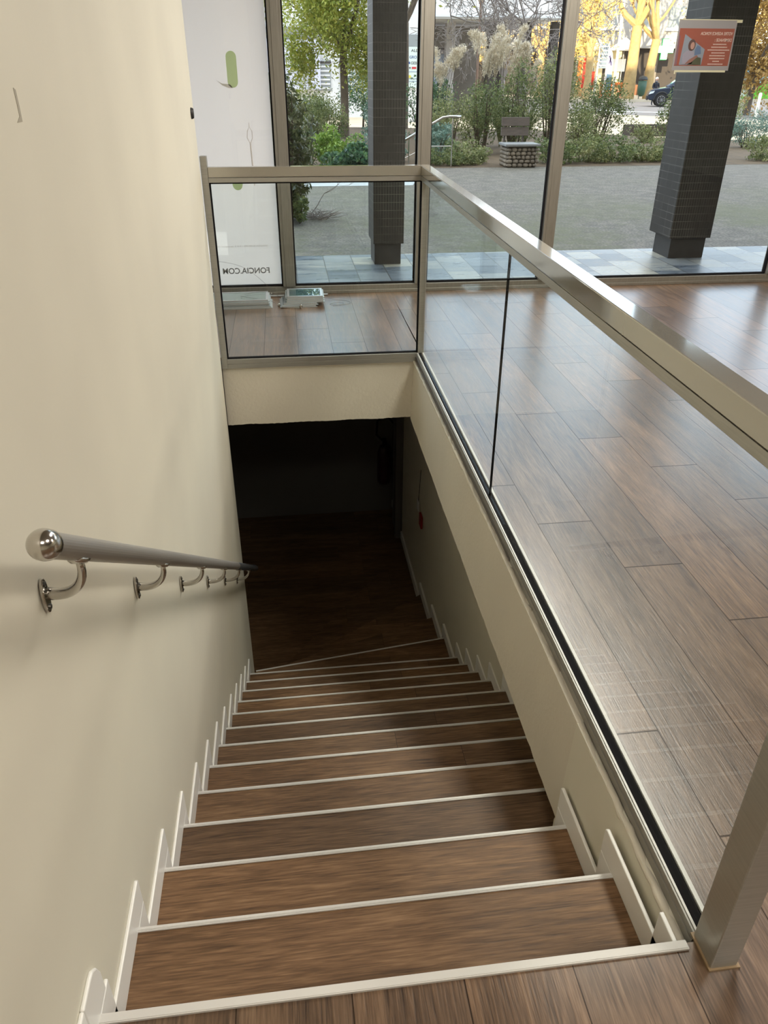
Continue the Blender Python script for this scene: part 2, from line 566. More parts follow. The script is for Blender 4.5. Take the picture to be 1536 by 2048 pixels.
# plastered slab edges with a ragged lower lip
def ragged(p0, p1, z1, zb, thick_dir, name, seed, rag=.006):
    rr = random.Random(seed)
    n = 90
    V = []; F = []
    p0 = Vector(p0); p1 = Vector(p1); td = Vector(thick_dir)
    for i in range(n + 1):
        t = i / n
        p = p0.lerp(p1, t)
        zz = zb + rr.uniform(-.0015, .0015) + 0.0015 * math.sin(t * 23 + seed) + (rr.random() < .08) * rag
        o = rr.uniform(-.0008, .0008)
        V += [(p.x + td.x * .4, p.y + td.y * .4, z1), (p.x + td.x * o, p.y + td.y * o, zz), (p.x + td.x, p.y + td.y, zz), (p.x + td.x, p.y + td.y, z1)]
    for i in range(n):
        for k in range(4):
            a = i * 4 + k; b = i * 4 + (k + 1) % 4
            F.append((a, b, b + 4, a + 4))
    F.append((0, 1, 2, 3)); F.append((n * 4 + 3, n * 4 + 2, n * 4 + 1, n * 4))
    mb = MB(); mb.add(V, F)
    return mb.build(name, M_plaster)
struct(ragged((xr(.60) - .035, .60, 0), (xr(LY) - .029, LY - .012, 0), -0.044, -SLAB - .012, (.033, 0, 0), 'wall_slab_edge_right', 3))
struct(ragged((XL, LY - .012, 0), (xr(LY) - .012, LY - .012, 0), -0.05, -SLAB + .0, (0, .012, 0), 'wall_slab_edge_far', 5, .0))
# rough bead of plaster along the top of the right edge
bd = MB()
rr = random.Random(11)
pts = []; rad = []
for i in range(160):
    y = 0.02 + (LY - 0.04) * i / 159
    pts.append((xr(y) - .012 + rr.uniform(-.0015, .0015), y, -0.051 + rr.uniform(-.003, .003)))
    rad.append(0.0085 + rr.uniform(0, .0025))
bd.tube(pts, rad, 6)
pts = [(XL + .02 + 1.05 * i / 60, LY - .014, -0.052 + rr.uniform(-.002, .002)) for i in range(61)]
bd.tube(pts, [.004 + rr.uniform(0, .003) for _ in pts], 6)
struct(bd.build('trim_plaster_bead', M_plaster, smooth=True))

# left wall (above and beside the stairs) down to the basement
WE = 3.43
wl = MB()
wl.box((XL - .12, Y0R, -2.75), (XL, WE, CEIL))
struct(wl.build('wall_left', M_wall, bevel=0.004))
# right-hand stairwell wall: flush for the first steps, then set back under the slab
wr = MB()
wr.prism([(1.055, -2.75), (1.086, -2.75), (1.086, -.045), (1.0712, -.045), (1.058, -.41), (1.055, -.42)], -.02, .60, 'XZ')
wr.box((1.085, -.02, -2.75), (1.20, .60, -.05))
wr.box((1.2, -.02, -2.75), (1.52, -.0, -.42))
wr.box((1.382, .0, -2.75), (1.52, 6.4, -SLAB))
wr.box((1.20, .50, -2.75), (1.40, .60, -SLAB))
struct(wr.build('wall_stairwell_right', M_wall))
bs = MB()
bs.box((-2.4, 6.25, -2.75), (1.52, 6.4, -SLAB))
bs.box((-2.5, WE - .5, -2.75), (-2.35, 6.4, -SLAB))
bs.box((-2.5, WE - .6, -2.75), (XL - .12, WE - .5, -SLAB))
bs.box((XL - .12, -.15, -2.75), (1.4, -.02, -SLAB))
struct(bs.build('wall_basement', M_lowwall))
bf = MB()
bf.box((-2.5, -.1, -2.85), (1.52, 6.4, -2.66))
M_bfloor = M_tread
struct(bf.build('floor_basement', M_bfloor))
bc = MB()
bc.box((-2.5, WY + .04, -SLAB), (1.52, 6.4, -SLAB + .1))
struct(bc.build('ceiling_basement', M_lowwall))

ce = MB()
ce.box((X0R, Y0R, CEIL), (X1R, WY + .1, CEIL + .2))
struct(ce.build('ceiling', M_ceil))
wk = MB(); wk.box((X0R, Y0R - .15, 0), (X1R, Y0R, CEIL)); struct(wk.build('wall_back', M_wall))
wq = MB(); wq.box((X1R, Y0R, 0), (X1R + .15, WY + .1, CEIL)); struct(wq.build('wall_right', M_wall))
wz = MB(); wz.box((X0R - .15, Y0R, 0), (X0R, WY + .1, CEIL)); struct(wz.build('wall_far_left', M_wall))
# canopy in front and unseen floors above, sized to shade forecourt and street
cn = MB()
cn.box((-14, WY + .1, CEIL + .25), (22, 6.35, CEIL + .6))
struct(cn.build('ceiling_canopy', noisy('canopy_concrete', (150, 146, 138), (130, 126, 120), 3)))
ub = MB()
ub.box((-30, -12, CEIL + .6), (34, 6.3, 15.5))
struct(ub.build('wall_upper_floors', mat('render_facade', (196, 190, 180), 0.8)))
sd = MB()
sd.box((-14, WY - .1, -.02), (X0R - .15, WY + .1, CEIL + .6)); sd.box((X1R + .15, WY - .1, -.02), (22, WY + .1, CEIL + .6))
struct(sd.build('wall_street_front', mat('dark_front', (90, 88, 84), 0.7)))

# bodies of the added fill panels
for i, (a, b) in enumerate(FILL_PANELS):
    t = thing('fill_light_panel', 'square white fill panel added under the ceiling, out of view', 'light', (a, b, CEIL - .03), 'added fill light panels')
    MB().box((a - .31, b - .31, CEIL - .03), (a + .31, b + .31, CEIL)).build('frame', M_white, t)
    MB().box((a - .29, b - .29, CEIL - .036), (a + .29, b + .29, CEIL - .031)).build('diffuser', emis('fill_light_glow', (255, 236, 208), 3.0) if i == 0 else bpy.data.materials['fill_light_glow'], t)

# ------------------------------------------------------------------ staircase
st = thing('staircase', 'brown oak-plank staircase with thin aluminium nosings going down into the dark', 'staircase', (0.5, 0.0, -2.6))
XA = 0.001
def nosing(p0, p1, parent, wd=0.013, th=0.006, drop=0.02):
    p0 = Vector(p0); p1 = Vector(p1)
    d = (p1 - p0).normalized(); f = Vector((-d.y, d.x, 0))     # forward (down the stairs)
    mb = MB()
    def q(p, a, z): return tuple(p + f * a + Vector((0, 0, z)))
    mb.hexa([q(p0, -wd, 0), q(p1, -wd, 0), q(p1, .003, 0), q(p0, .003, 0), q(p0, -wd, th), q(p1, -wd, th), q(p1, .003, th), q(p0, .003, th)])
    mb.hexa([q(p0, 0, -drop), q(p1, 0, -drop), q(p1, .003, -drop), q(p0, .003, -drop), q(p0, 0, 0), q(p1, 0, 0), q(p1, .003, 0), q(p0, .003, 0)])
    for g_ in ((-.35, -.65) if wd < .012 else (-.80,)):
        mb.hexa([q(p0, wd * g_ - .0006, th), q(p1, wd * g_ - .0006, th), q(p1, wd * g_ + .0006, th), q(p0, wd * g_ + .0006, th),
                 q(p0, wd * g_ - .0006, th + .0008), q(p1, wd * g_ - .0006, th + .0008), q(p1, wd * g_ + .0006, th + .0008), q(p0, wd * g_ + .0006, th + .0008)])
    return mb.build('nosing_strip', M_trim, parent)
for i in range(0, 13):
    xe = 1.047 if i <= 2 else 1.374
    ze = -i * R
    if i == 0:
        ns = nosing((XA, 0, 0.0), (1.062, 0, 0.0), st, wd=0.014, th=0.005, drop=.03)
    else:
        tr_ = MB().box((XA, (i - 1) * T - .02, ze - .03), (xe, i * T, ze)).build('tread', M_tread, st)
        nosing((XA, i * T, ze), (xe + .004 if i <= 2 else xe, i * T, ze), tr_, wd=.008, th=.003, drop=.014)
    # riser below this nosing
    if i < 12:
        MB().box((XA, i * T - .02, ze - R), (xe, i * T - .004, ze - .02)).build('riser', M_tread, st)
# winder treads turning left round the wall end
A0 = Vector((0.02, 3.07, 0))
ends = [Vector((1.367, 3.44, 0)), Vector((1.367, 3.89, 0)), Vector((1.367, 4.42, 0)), Vector((1.367, 5.4, 0))]
prev = (Vector((0.0, 12 * T, 0)), Vector((1.367, 12 * T, 0)))
piv = [Vector((0.023, 3.248, 0)), Vector((.0, 3.40, 0)), Vector((-.02, 3.47, 0)), Vector((-.06, 3.5, 0))]
for j in range(4):
    z = -(13 + j) * R
    a, b = prev
    c_, d_ = piv[j], ends[j]
    if j == 3: z = -2.62; 
    mb = MB().hexa([(a.x, a.y - .02, z - .03), (b.x, b.y - .02, z - .03), (d_.x, d_.y, z - .03), (c_.x, c_.y, z - .03),
                    (a.x, a.y - .02, z), (b.x, b.y - .02, z), (d_.x, d_.y, z), (c_.x, c_.y, z)])
    w_ = mb.build('tread', M_tread, st)
    MB().hexa([(a.x, a.y - .02, z), (b.x, b.y - .02, z), (b.x, b.y - .004, z), (a.x, a.y - .004, z),
               (a.x, a.y - .02, z + R - .02), (b.x, b.y - .02, z + R - .02), (b.x, b.y - .004, z + R - .02), (a.x, a.y - .004, z + R - .02)]).build('riser', M_tread, st)
    if j < 1:
        nosing((c_.x, c_.y, z), (d_.x, d_.y, z), w_, wd=.008, th=.003, drop=.014)
    prev = (c_, d_)

# stepped white skirting along both sides
def skirt(name, xw, xf, i0, i1, h=0.078, vw=0.066):
    mb = MB()
    for i in range(i0, i1 + 1):
        z = -i * R
        ya = (i - 1) * T
        mb.prism([(ya, z), (i * T + vw, z - .0), (i * T + vw, z + h - .006), (i * T + vw - .006, z + h), (ya, z + h)], min(xw, xf), max(xw, xf), 'YZ')
        mb.box((min(xw, xf), i * T, z - R), (max(xw, xf), i * T + vw, z))
    return struct(mb.build(name, M_white, bevel=0.0025))
s1 = skirt('baseboard_left', XL, XA + .002, 1, 12)
s2_ = skirt('baseboard_right_upper', 1.054, 1.045, 1, 2)
s3 = skirt('baseboard_right_lower', 1.382, 1.373, 3, 12)
mb = MB(); mb.box((XL, Y0R, 0), (XA + .002, -.04, .10)); mb.prism([(-.04, 0), (.05, 0), (.05, .05), (.04, .08), (.025, .097), (.01, .10), (-.04, .10)], XL, XA + .002, 'YZ')
mb.box((XL, 0, -R), (XA + .002, .066, 0))
struct(mb.build('baseboard_landing', M_white, bevel=.003))
mb = MB(); mb.box((1.045, 0, -R), (1.054, .07, -.012))
struct(mb.build('baseboard_right_top', M_white, bevel=.002))
mb = MB()
for j in range(3):
    z = -(13 + j) * R
    a, b = (12 * T, 3.44, 3.89, 4.42)[j], (3.44, 3.89, 4.42)[j]
    mb.box((1.366, a, z), (1.382, b + .066, z + .078)); mb.box((1.366, b, z - R), (1.382, b + .066, z))
mb.box((1.366, 4.42, -2.62), (1.382, 6.25, -2.54))
struct(mb.build('baseboard_winder', M_white))

# ------------------------------------------------------------------ wall handrail
hr = thing('handrail', 'round grey steel handrail on curved brackets along the cream wall', 'handrail', (XL, .25, .70))
hz = lambda y: 0.963 - 0.691 * y
hx = 0.078
tb = MB()
path = [(hx, .100, hz(.100)), (hx, 1.0, hz(1.0)), (hx, 2.2, hz(2.2)), (hx, 3.36, hz(3.36)), (hx - .012, 3.44, hz(3.43)), (hx - .06, 3.50, hz(3.48)), (hx - .3, 3.52, hz(3.52) - .02)]
tb.tube([path[0], path[1], path[2], (hx, 2.262, hz(2.262))], .0178, 28)
tb.build('rail_tube', M_rail, hr, smooth=False)
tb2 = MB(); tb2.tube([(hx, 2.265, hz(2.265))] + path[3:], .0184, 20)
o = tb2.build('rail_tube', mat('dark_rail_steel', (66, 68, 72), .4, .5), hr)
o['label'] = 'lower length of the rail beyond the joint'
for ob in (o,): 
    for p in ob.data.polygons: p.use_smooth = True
cap = MB()
dirv = Vector((0, 1, -.685)).normalized()
prof = []
for k in range(9):
    a = PI / 2 * k / 8
    prof.append((.0205 * math.sin(a) + 1e-4, -.0205 * math.cos(a) * 1.1))
prof += [(.0207, .004), (.0205, .010), (.0182, .013)]
cap.lathe(prof, seg=28, axis='Z')
q_ = Vector((0, 0, 1)).rotation_difference(dirv).to_matrix().to_4x4()
cap.rot(Matrix.Translation(Vector((hx, .094, hz(.094)))) @ q_)
cap.build('end_cap', M_steel, hr, smooth=True)
for yb in (.255, .777, 1.309, 1.849, 2.39, 2.93):
    zb = hz(yb) - .074
    ys_ = yb - .052
    br = MB()
    arc = []
    P0 = Vector((XL + .008, yb, zb)); P3 = Vector((hx, ys_, hz(ys_) - .022)); P1 = P0 + Vector((.042, -.006, -.006)); P2 = P3 + Vector((0, .014, -.046))
    for k in range(13):
        t_ = k / 12
        arc.append(P0 * (1 - t_) ** 3 + P1 * 3 * t_ * (1 - t_) ** 2 + P2 * 3 * t_ * t_ * (1 - t_) + P3 * t_ ** 3)
    br.tube(arc, [.0100 - .0045 * k / 12 for k in range(13)], 14)
    b_ = br.build('bracket', M_steel, hr, smooth=True)
    # oval wall plate, tilted with the rail, two screws
    pl = MB()
    pr_ = []
    for k in range(28):
        a = 2 * PI * k / 28
        pr_.append((yb + .0125 * math.cos(a), zb - .004 + .031 * math.sin(a)))
    pl.prism(pr_, XL + .0003, XL + .0065, 'YZ')
    pl.build('wall_plate', M_steel, b_, bevel=.0015)
    for s_ in (-1, 1):
        sc_ = MB().lathe([(.0042, 0), (.0042, .002), (.002, .0028)], (XL + .0065, yb, zb - .004 + s_ * .021), 12, 'X')
        sc_.build('screw', mat('screw_head', (90, 88, 84), .3, 1.0) if 'screw_head' not in bpy.data.materials else bpy.data.materials['screw_head'], b_)
    sd_ = MB()   # saddle under the rail
    c0 = Vector((hx, ys_, hz(ys_) - .0188))
    sd_.lathe([(.010, -.006), (.014, -.002), (.015, .001)], (0, 0, 0), 18, 'Z')
    sd_.rot(Matrix.Translation(c0) @ Matrix.Rotation(-math.atan(.685), 4, 'X') @ Matrix.Scale(1.9, 4, (0, 1, 0)))
    sd_.build('saddle', M_steel, b_, smooth=True)

# ------------------------------------------------------------------ glass railing
rl = thing('glass_railing', 'glass railing in an aluminium frame around the stair opening', 'railing', (1.1, 1.7, -.05))
HT = lambda y: .968 + .032 * y / LY
def hx_box(mb, x0, y0, x1, y1, half, z0a, z1a, z0b, z1b, side=0.0):
    """bar between two plan points with half width"""
    d = Vector((x1 - x0, y1 - y0, 0)).normalized(); n = Vector((-d.y, d.x, 0)) * half
    mb.hexa([(x0 - n.x, y0 - n.y, z0a), (x1 - n.x, y1 - n.y, z0b), (x1 + n.x, y1 + n.y, z0b), (x0 + n.x, y0 + n.y, z0a),
             (x0 - n.x, y0 - n.y, z1a), (x1 - n.x, y1 - n.y, z1b), (x1 + n.x, y1 + n.y, z1b), (x0 + n.x, y0 + n.y, z1a)])
gx = lambda y: xr(y) + .021        # glass centre line
# top beam, side: cap + lower channel with a shadow seam
mb = MB(); hx_box(mb, gx(-.045), -.045, gx(LY), LY + .024, .0245, HT(-.045) - .048, HT(-.045), HT(LY) - .048, HT(LY))
mb.build('top_rail', M_cap, rl, bevel=.0025)
mb = MB(); hx_box(mb, gx(-.045), -.045, gx(LY), LY + .02, .0235, HT(-.045) - .072, HT(-.045) - .0495, HT(LY) - .072, HT(LY) - .0495)
mb.build('rail_channel', M_alu, rl, bevel=.001)
# far top beam
mb = MB(); mb.box((XL + .0345, LY - .024, .952), (gx(LY) - .0245, LY + .024, 1.0)); mb.build('top_rail', M_cap, rl, bevel=.0025)
mb = MB(); mb.box((XL + .0345, LY - .022, .928), (gx(LY) - .0245, LY + .022, .9505)); mb.build('rail_channel', M_alu, rl, bevel=.001)
# posts
mb = MB(); mb.box((gx(0) - .026, -.052, .0), (gx(0) + .026, .012, HT(0) - .073)); po = mb.build('post', M_alu, rl, bevel=.003)
mb = MB(); mb.box((gx(0) - .03, -.056, .0), (gx(0) + .03, .016, .004)); mb.build('shim', mat('brass_shim', (140, 118, 88), .5), po)
mb = MB(); mb.box((XL + .0005, LY - .024, -.05), (XL + .034, LY + .024, 1.05)); mb.build('post', M_alu, rl, bevel=.002)
mb = MB(); mb.box((gx(LY) - .016, LY - .02, 0), (gx(LY) + .02, LY + .02, .927)); mb.build('post', M_alu, rl, bevel=.002)
# bottom frame far, with a step line
mb = MB(); mb.box((XL + .034, LY - .024, -.022), (xr(LY) - .0, LY + .024, .004)); mb.build('bottom_rail', M_alu, rl, bevel=.001)
mb = MB(); mb.box((XL + .034, LY - .022, -.05), (xr(LY) - .0, LY + .02, -.0235)); mb.build('bottom_rail', M_alu, rl, bevel=.001)
# bottom track side : angle + two lips + rubber
mb = MB(); hx_box(mb, xr(0) - .0015, .012, xr(LY) - .0015, LY - .02, .0018, -.045, .002, -.045, .002)
hx_box(mb, xr(0) - .0045, .012, xr(LY) - .0045, LY - .02, .0012, -.020, -.017, -.020, -.017)
mb.build('bottom_track', M_plate, rl)
mb = MB(); hx_box(mb, xr(0) + .004, .012, xr(LY) + .004, LY - .02, .0024, -.045, .004, -.045, .004)
mb.build('track_lip', M_trim, rl)
mb = MB(); hx_box(mb, xr(0) + .036, .012, xr(LY) + .036, LY - .02, .0045, -.02, .004, -.02, .004)
mb.build('track_lip', M_trim, rl)
mb = MB(); hx_box(mb, gx(0), .012, gx(LY), LY - .02, .0135, -.03, -.002, -.03, -.002)
mb.build('track_gasket', M_black, rl)
# panes
def pane(mb, x0, y0, x1, y1, z0a, z1a, z0b, z1b): hx_box(mb, x0, y0, x1, y1, .004, z0a, z1a, z0b, z1b)
JY = 1.745
mb = MB(); pane(mb, gx(.012), .013, gx(JY - .002), JY - .002, -.001, HT(0) - .0725, -.001, HT(JY) - .0725)
mb.build('glass_pane', M_glass, rl)
mb = MB(); pane(mb, gx(JY + .002), JY + .002, gx(LY), LY - .021, -.001, HT(JY) - .0725, -.001, HT(LY) - .0725)
mb.build('glass_pane', M_glass, rl)
mb = MB(); mb.box((XL + .04, LY - .004, .008), (gx(LY) - .02, LY + .004, .924)); mb.build('glass_pane', M_glass, rl)
mb = MB(); mb.box((gx(JY) - .0042, JY - .0016, -.001), (gx(JY) + .0042, JY + .0016, HT(JY) - .073))
mb.build('glass_joint', M_black, rl)
mb = MB()
x0, x1, ya, yb_ = XL + .034, gx(LY) - .016, LY - .010, LY + .010
mb.box((x0, ya, .004), (x1, yb_, .010)); mb.box((x0, ya, .921), (x1, yb_, .928)); mb.box((x0, ya, .010), (x0 + .007, yb_, .921)); mb.box((x1 - .007, ya, .010), (x1, yb_, .921))
mb.build('gasket', M_black, rl)

# ------------------------------------------------------------------ glazed front
mull = [-1.58, -.60, .362, 1.335, 2.285, 4.14, 5.1, 7.31]
MW = .088
sill = MB(); sill.box((X0R, WY, 0.0), (X1R, WY + .07, .056)); sill.box((X0R, WY - .012, 0), (X1R, WY, .022))
o = struct(sill.build('trim_window_sill', M_alu2, bevel=.002))
hd = MB(); hd.box((X0R, WY, CEIL - .06), (X1R, WY + .07, CEIL)); struct(hd.build('trim_window_head', M_alu2))
for i, x in enumerate(mull):
    mb = MB(); mb.box((x, WY - .01, .0565), (x + MW, WY + .075, CEIL - .061))
    mb.box((x + .02, WY - .014, .0565), (x + MW - .02, WY - .0105, CEIL - .061))
    struct(mb.build('trim_mullion', M_alu2, bevel=.002))
for i in range(len(mull) - 1):
    a, b = mull[i] + MW, mull[i + 1]
    t = MB(); g0, g1 = .0575, CEIL - .062; e = .010
    t.box((a, WY + .022, g0), (a + e, WY + .05, g1)); t.box((b - e, WY + .022, g0), (b, WY + .05, g1))
    t.box((a + e, WY + .022, g0), (b - e, WY + .05, g0 + e)); t.box((a + e, WY + .022, g1 - e), (b - e, WY + .05, g1))
    wn_ = struct(t.build('window_%d' % (i + 1), M_black))
    p_ = MB(); p_.box((a + e, WY + .032, g0 + e), (b - e, WY + .038, g1 - e)); p_.build('window_pane', M_wglass, wn_)

# ------------------------------------------------------------------ lettering
def text_obj(body, name, m, parent, origin, height, right=(-1, 0, 0), upv=(0, 0, 1), width=None, thick=0.0006, bold=0.0, align='LEFT'):
    cu = bpy.data.curves.new('t', 'FONT')
    cu.body = body
    cu.size = 1.0
    cu.offset = bold
    cu.extrude = 0.0
    tmp = bpy.data.objects.new('t', cu)
    COL.objects.link(tmp)
    dg = bpy.context.evaluated_depsgraph_get()
    me = bpy.data.meshes.new_from_object(tmp.evaluated_get(dg))
    bpy.data.objects.remove(tmp)
    V = np.array([v.co[:] for v in me.vertices])
    F = [tuple(p.vertices) for p in me.polygons]
    bpy.data.meshes.remove(me)
    h = 0.72 if body.upper() == body else 0.72
    s = height / h
    wd = V[:, 0].max() - V[:, 0].min()
    sx = s if width is None else width / wd
    R_ = Vector(right); U_ = Vector(upv); N_ = R_.cross(U_)
    mb = MB()
    pts = []
    x_off = -V[:, 0].min() - (wd / 2 if align == 'CENTER' else 0)
    for z in (0, 1):
        for v in V:
            p = Vector(origin) + R_ * ((v[0] + x_off) * sx) + U_ * (v[1] * s) + N_ * (thick * z)
            pts.append(tuple(p))
    n = len(V)
    fs = [f for f in F] + [tuple(i + n for i in f)[::-1] for f in F]
    mb.add(pts, fs)
    return mb.build(name, m, parent)

# ------------------------------------------------------------------ translucent poster on the left pane
pm = mat('poster_film', (236, 228, 221), .7)
g = G(pm)
tl = g.n('ShaderNodeBsdfTranslucent'); tl.inputs[0].default_value = lin((255, 246, 240))
mx = g.n('ShaderNodeMixShader'); mx.inputs[0].default_value = 0.75
g.l(g.b.outputs[0], mx.inputs[1]); g.l(tl.outputs[0], mx.inputs[2]); g.l(mx.outputs[0], g.t.nodes['Material Output'].inputs[0])
YP = WY + .0395
ps = thing('window_poster', 'large off-white poster on the left pane, green pills and mirrored web address', 'poster', (-.12, YP, .07))
MB().box((-.508, YP, .070), (.350, YP + .0012, CEIL - .075)).build('poster_sheet', pm, ps)
M_green = mat('pale_green_print', (204, 222, 168), .7)
M_greyp = mat('grey_print', (150, 146, 148), .7)
M_faint = mat('faint_grey_print', (214, 204, 196), .7)
def pill(cx, cz, w_, h_, n=14):
    pts = []
    r = w_ / 2
    for k in range(n + 1):
        a = PI * k / n
        pts.append((cx + r * math.cos(a), cz + h_ / 2 - r + r * math.sin(a)))
    for k in range(n + 1):
        a = PI + PI * k / n
        pts.append((cx + r * math.cos(a), cz - h_ / 2 + r + r * math.sin(a)))
    return pts
YI = YP - .0012
MB().prism(pill(.118, 1.43, .066, .205), YI, YP - .0001, 'XZ').build('green_pill', M_green, ps)
MB().prism([(.092 + .034 * math.sin(2 * PI * k / 20) * (1 + .25 * math.cos(2 * PI * k / 20)), .765 - .055 * math.cos(2 * PI * k / 20)) for k in range(20)][::-1], YI, YP - .0001, 'XZ').build('green_pill', M_green, ps)
MB().prism([(.115, 1.325), (.09, 1.325), (.05, 1.34), (.01, 1.372), (.045, 1.352), (.10, 1.345)], YI, YP - .0001, 'XZ').build('pill_shadow', M_faint, ps)
lp_ = MB()
lp_.tube([(.208, YI, .74), (.200, YI, 1.00)], .004, 6); lp_.tube([(.200, YI, 1.00), (.182, YI, 1.035), (.186, YI, 1.075), (.200, YI, 1.10), (.216, YI, 1.075), (.218, YI, 1.035), (.200, YI, 1.00)], .0022, 6)
lp_.tube([(.200, YI, 1.10), (.200, YI, 1.125)], .002, 6)
lp_.build('lamp_drawing', M_faint, ps)
text_obj('FONCIA.COM', 'poster_lettering', M_greyp, ps, (.268, YI, .150), .040, width=.335, bold=.02)
text_obj('FONCIA EUROPE - S.A.S. au capital de 56', 'poster_small_print', M_faint, ps, (.265, YI, .335), .011, width=.38)

# ------------------------------------------------------------------ moving notice taped on the window
nx0, nx1, nz0, nz1 = 3.09, 3.50, 1.437, 1.729
nt_ = thing('window_notice', 'orange and white notice with mirrored text and a photo taped on the glass', 'notice', ((nx0 + nx1) / 2, YP, nz0))
YN = YP + .001
def film(name, rgb, tr=.15):
    m = mat(name, rgb, .7); g = G(m)
    t_ = g.n('ShaderNodeBsdfTranslucent'); t_.inputs[0].default_value = lin(rgb)
    x_ = g.n('ShaderNodeMixShader'); x_.inputs[0].default_value = tr
    g.l(g.b.outputs[0], x_.inputs[1]); g.l(t_.outputs[0], x_.inputs[2]); g.l(x_.outputs[0], g.t.nodes['Material Output'].inputs[0])
    return m
M_paper = film('paper_white', (178, 170, 174)); M_or = film('notice_orange', (176, 98, 84)); M_ph = film('photo_pale', (160, 164, 180))
M_pinkw = film('notice_lettering', (240, 214, 206)); M_tape = film('cream_tape', (240, 230, 200))
MB().box((nx0, YN, nz0), (nx1, YN + .001, nz1)).build('paper_sheet', M_paper, nt_)
MB().box((nx0 + .012, YN - .0006, nz0 + .028), (nx1 - .010, YN - .0001, nz1 - .048)).build('orange_panel', M_or, nt_)
def flat(poly, name, m, k=1, par=None):
    return MB().prism(poly, YN - .0006 * (k + 1), YN - .0006 * k - .0001, 'XZ').build(name, m, par or nt_)
ph = flat([(3.145, 1.648), (3.135, 1.470), (3.295, 1.470), (3.302, 1.562)], 'printed_photo', M_ph)
flat([(3.102, 1.64), (3.112, 1.64), (3.118, 1.47), (3.104, 1.47)], 'printed_edge', film('edge_violet', (150, 110, 124)))
flat([(3.205 + .026 * math.cos(2 * PI * k / 18), 1.585 + .034 * math.sin(2 * PI * k / 18)) for k in range(18)][::-1], 'printed_hair', film('hair_brown', (112, 84, 82)), 2, ph)
flat([(3.21 + .0145 * math.cos(2 * PI * k / 16), 1.582 + .021 * math.sin(2 * PI * k / 16)) for k in range(16)][::-1], 'printed_face', film('skin', (206, 158, 146)), 3, ph)
flat([(3.155, 1.475), (3.150, 1.53), (3.175, 1.555), (3.205, 1.552), (3.228, 1.545), (3.235, 1.50), (3.222, 1.475)], 'printed_shirt', film('shirt_grey', (176, 166, 184)), 3, ph)
flat([(3.175, 1.475), (3.215, 1.482), (3.262, 1.52), (3.25, 1.528), (3.2, 1.50)], 'printed_arm', film('arm_tan', (150, 108, 98)), 4, ph)
flat([(3.195, 1.471), (3.245, 1.518), (3.285, 1.512), (3.29, 1.471)], 'printed_folder', film('folder_green', (92, 92, 74)), 3, ph)
flat([(3.235, 1.525), (3.232, 1.56), (3.245, 1.585), (3.27, 1.575), (3.28, 1.535)], 'printed_figure', film('figure_blue', (116, 134, 170)), 2, ph)
text_obj('VOTRE AGENCE FONCIA', 'notice_heading', M_pinkw, nt_, (3.482, YN - .0014, 1.644), .018, width=.228, bold=.015)
text_obj('DEMENAGE :', 'notice_heading', M_pinkw, nt_, (3.482, YN - .0014, 1.607), .018, width=.120, bold=.015)
sm = MB()
rr = random.Random(4)
for k, (xa, xb) in enumerate([(3.45, 3.36), (3.46, 3.345), (3.48, 3.33), (3.45, 3.36), (3.455, 3.345), (3.455, 3.345), (3.42, 3.375), (3.45, 3.34)]):
    z = 1.588 - k * .0165
    x = xa
    while x > xb:
        l_ = rr.uniform(.004, .009)
        sm.box((x - l_, YN - .0012, z), (x, YN - .0007, z + .006))
        x -= l_ + .002
sm.build('notice_small_print', M_pinkw, nt_)
MB().box((nx1 - .005, YN - .0004, nz1 - .014), (nx1 + .035, YN, nz1 + .003)).build('tape', M_tape, nt_)
MB().box((nx0 + .02, YN - .0004, nz0 - .010), (nx1 - .02, YN, nz0 + .002)).build('tape', M_tape, nt_)
MB().box((nx0 + .02, YN - .0004, nz0 - .022), (nx0 + .03, YN, nz0 - .010)).build('tape', M_tape, nt_)
MB().box((nx0, YN - .0004, nz1 - .001), (nx1, YN, nz1 + .004)).build('tape', M_tape, nt_)

# ------------------------------------------------------------------ stacked display frames on the floor
M_acr = glass_mat('acrylic', (226, 236, 236), 1.2)
M_silver = mat('silver_frame', (200, 204, 208), .3, .6)
M_clear = mat('frosted_acrylic_edge', (176, 186, 188), .25)
def card_mat(name, c1, c2):
    return noisy(name, c1, c2, 22, .5, 0, 0, .5, (1, .25, 1), 3)
def display_frame(cx, cy, z, w_, d_, rot, label, card, group):
    t = thing('display_holder', label, 'display', (cx, cy, z), group)
    M_ = Matrix.Translation(Vector((cx, cy, z))) @ Matrix.Rotation(rot, 4, 'Z')
    def B(name, a, b, m):
        return MB().box(a, b).rot(M_).build(name, m, t)
    h, k = .0135, .016
    B('back_panel', (-w_ / 2, -d_ / 2, 0), (w_ / 2, d_ / 2, .004), M_clear)
    fr = MB()
    for a, b in (((-w_ / 2 + .01, -d_ / 2, .004), (w_ / 2 - .01, -d_ / 2 + k, h)), ((-w_ / 2 + .01, d_ / 2 - k, .004), (w_ / 2 - .01, d_ / 2, h)),
                 ((-w_ / 2 + .01, -d_ / 2 + k, .004), (-w_ / 2 + .01 + k, d_ / 2 - k, h)), ((w_ / 2 - .01 - k, -d_ / 2 + k, .004), (w_ / 2 - .01, d_ / 2 - k, h))):
        fr.box(a, b)
    fr.rot(M_).build('frame', M_silver, t)
    B('card', (-w_ / 2 + .03, -d_ / 2 + k, .005), (w_ / 2 - .03, d_ / 2 - k, .010), card)
    B('cover', (-w_ / 2 + .027, -d_ / 2 + k, .0105), (w_ / 2 - .027, d_ / 2 - k, .0125), M_acr)
    return t
cards = [card_mat('card_pale', (206, 200, 184), (222, 218, 206)), card_mat('card_photo', (96, 128, 150), (196, 206, 190)), card_mat('card_grey', (150, 158, 160), (190, 194, 190))]
gl_ = 'display frames stacked beside the cream wall'
lev = ['lowest', 'second from the bottom', 'second from the top', 'topmost']
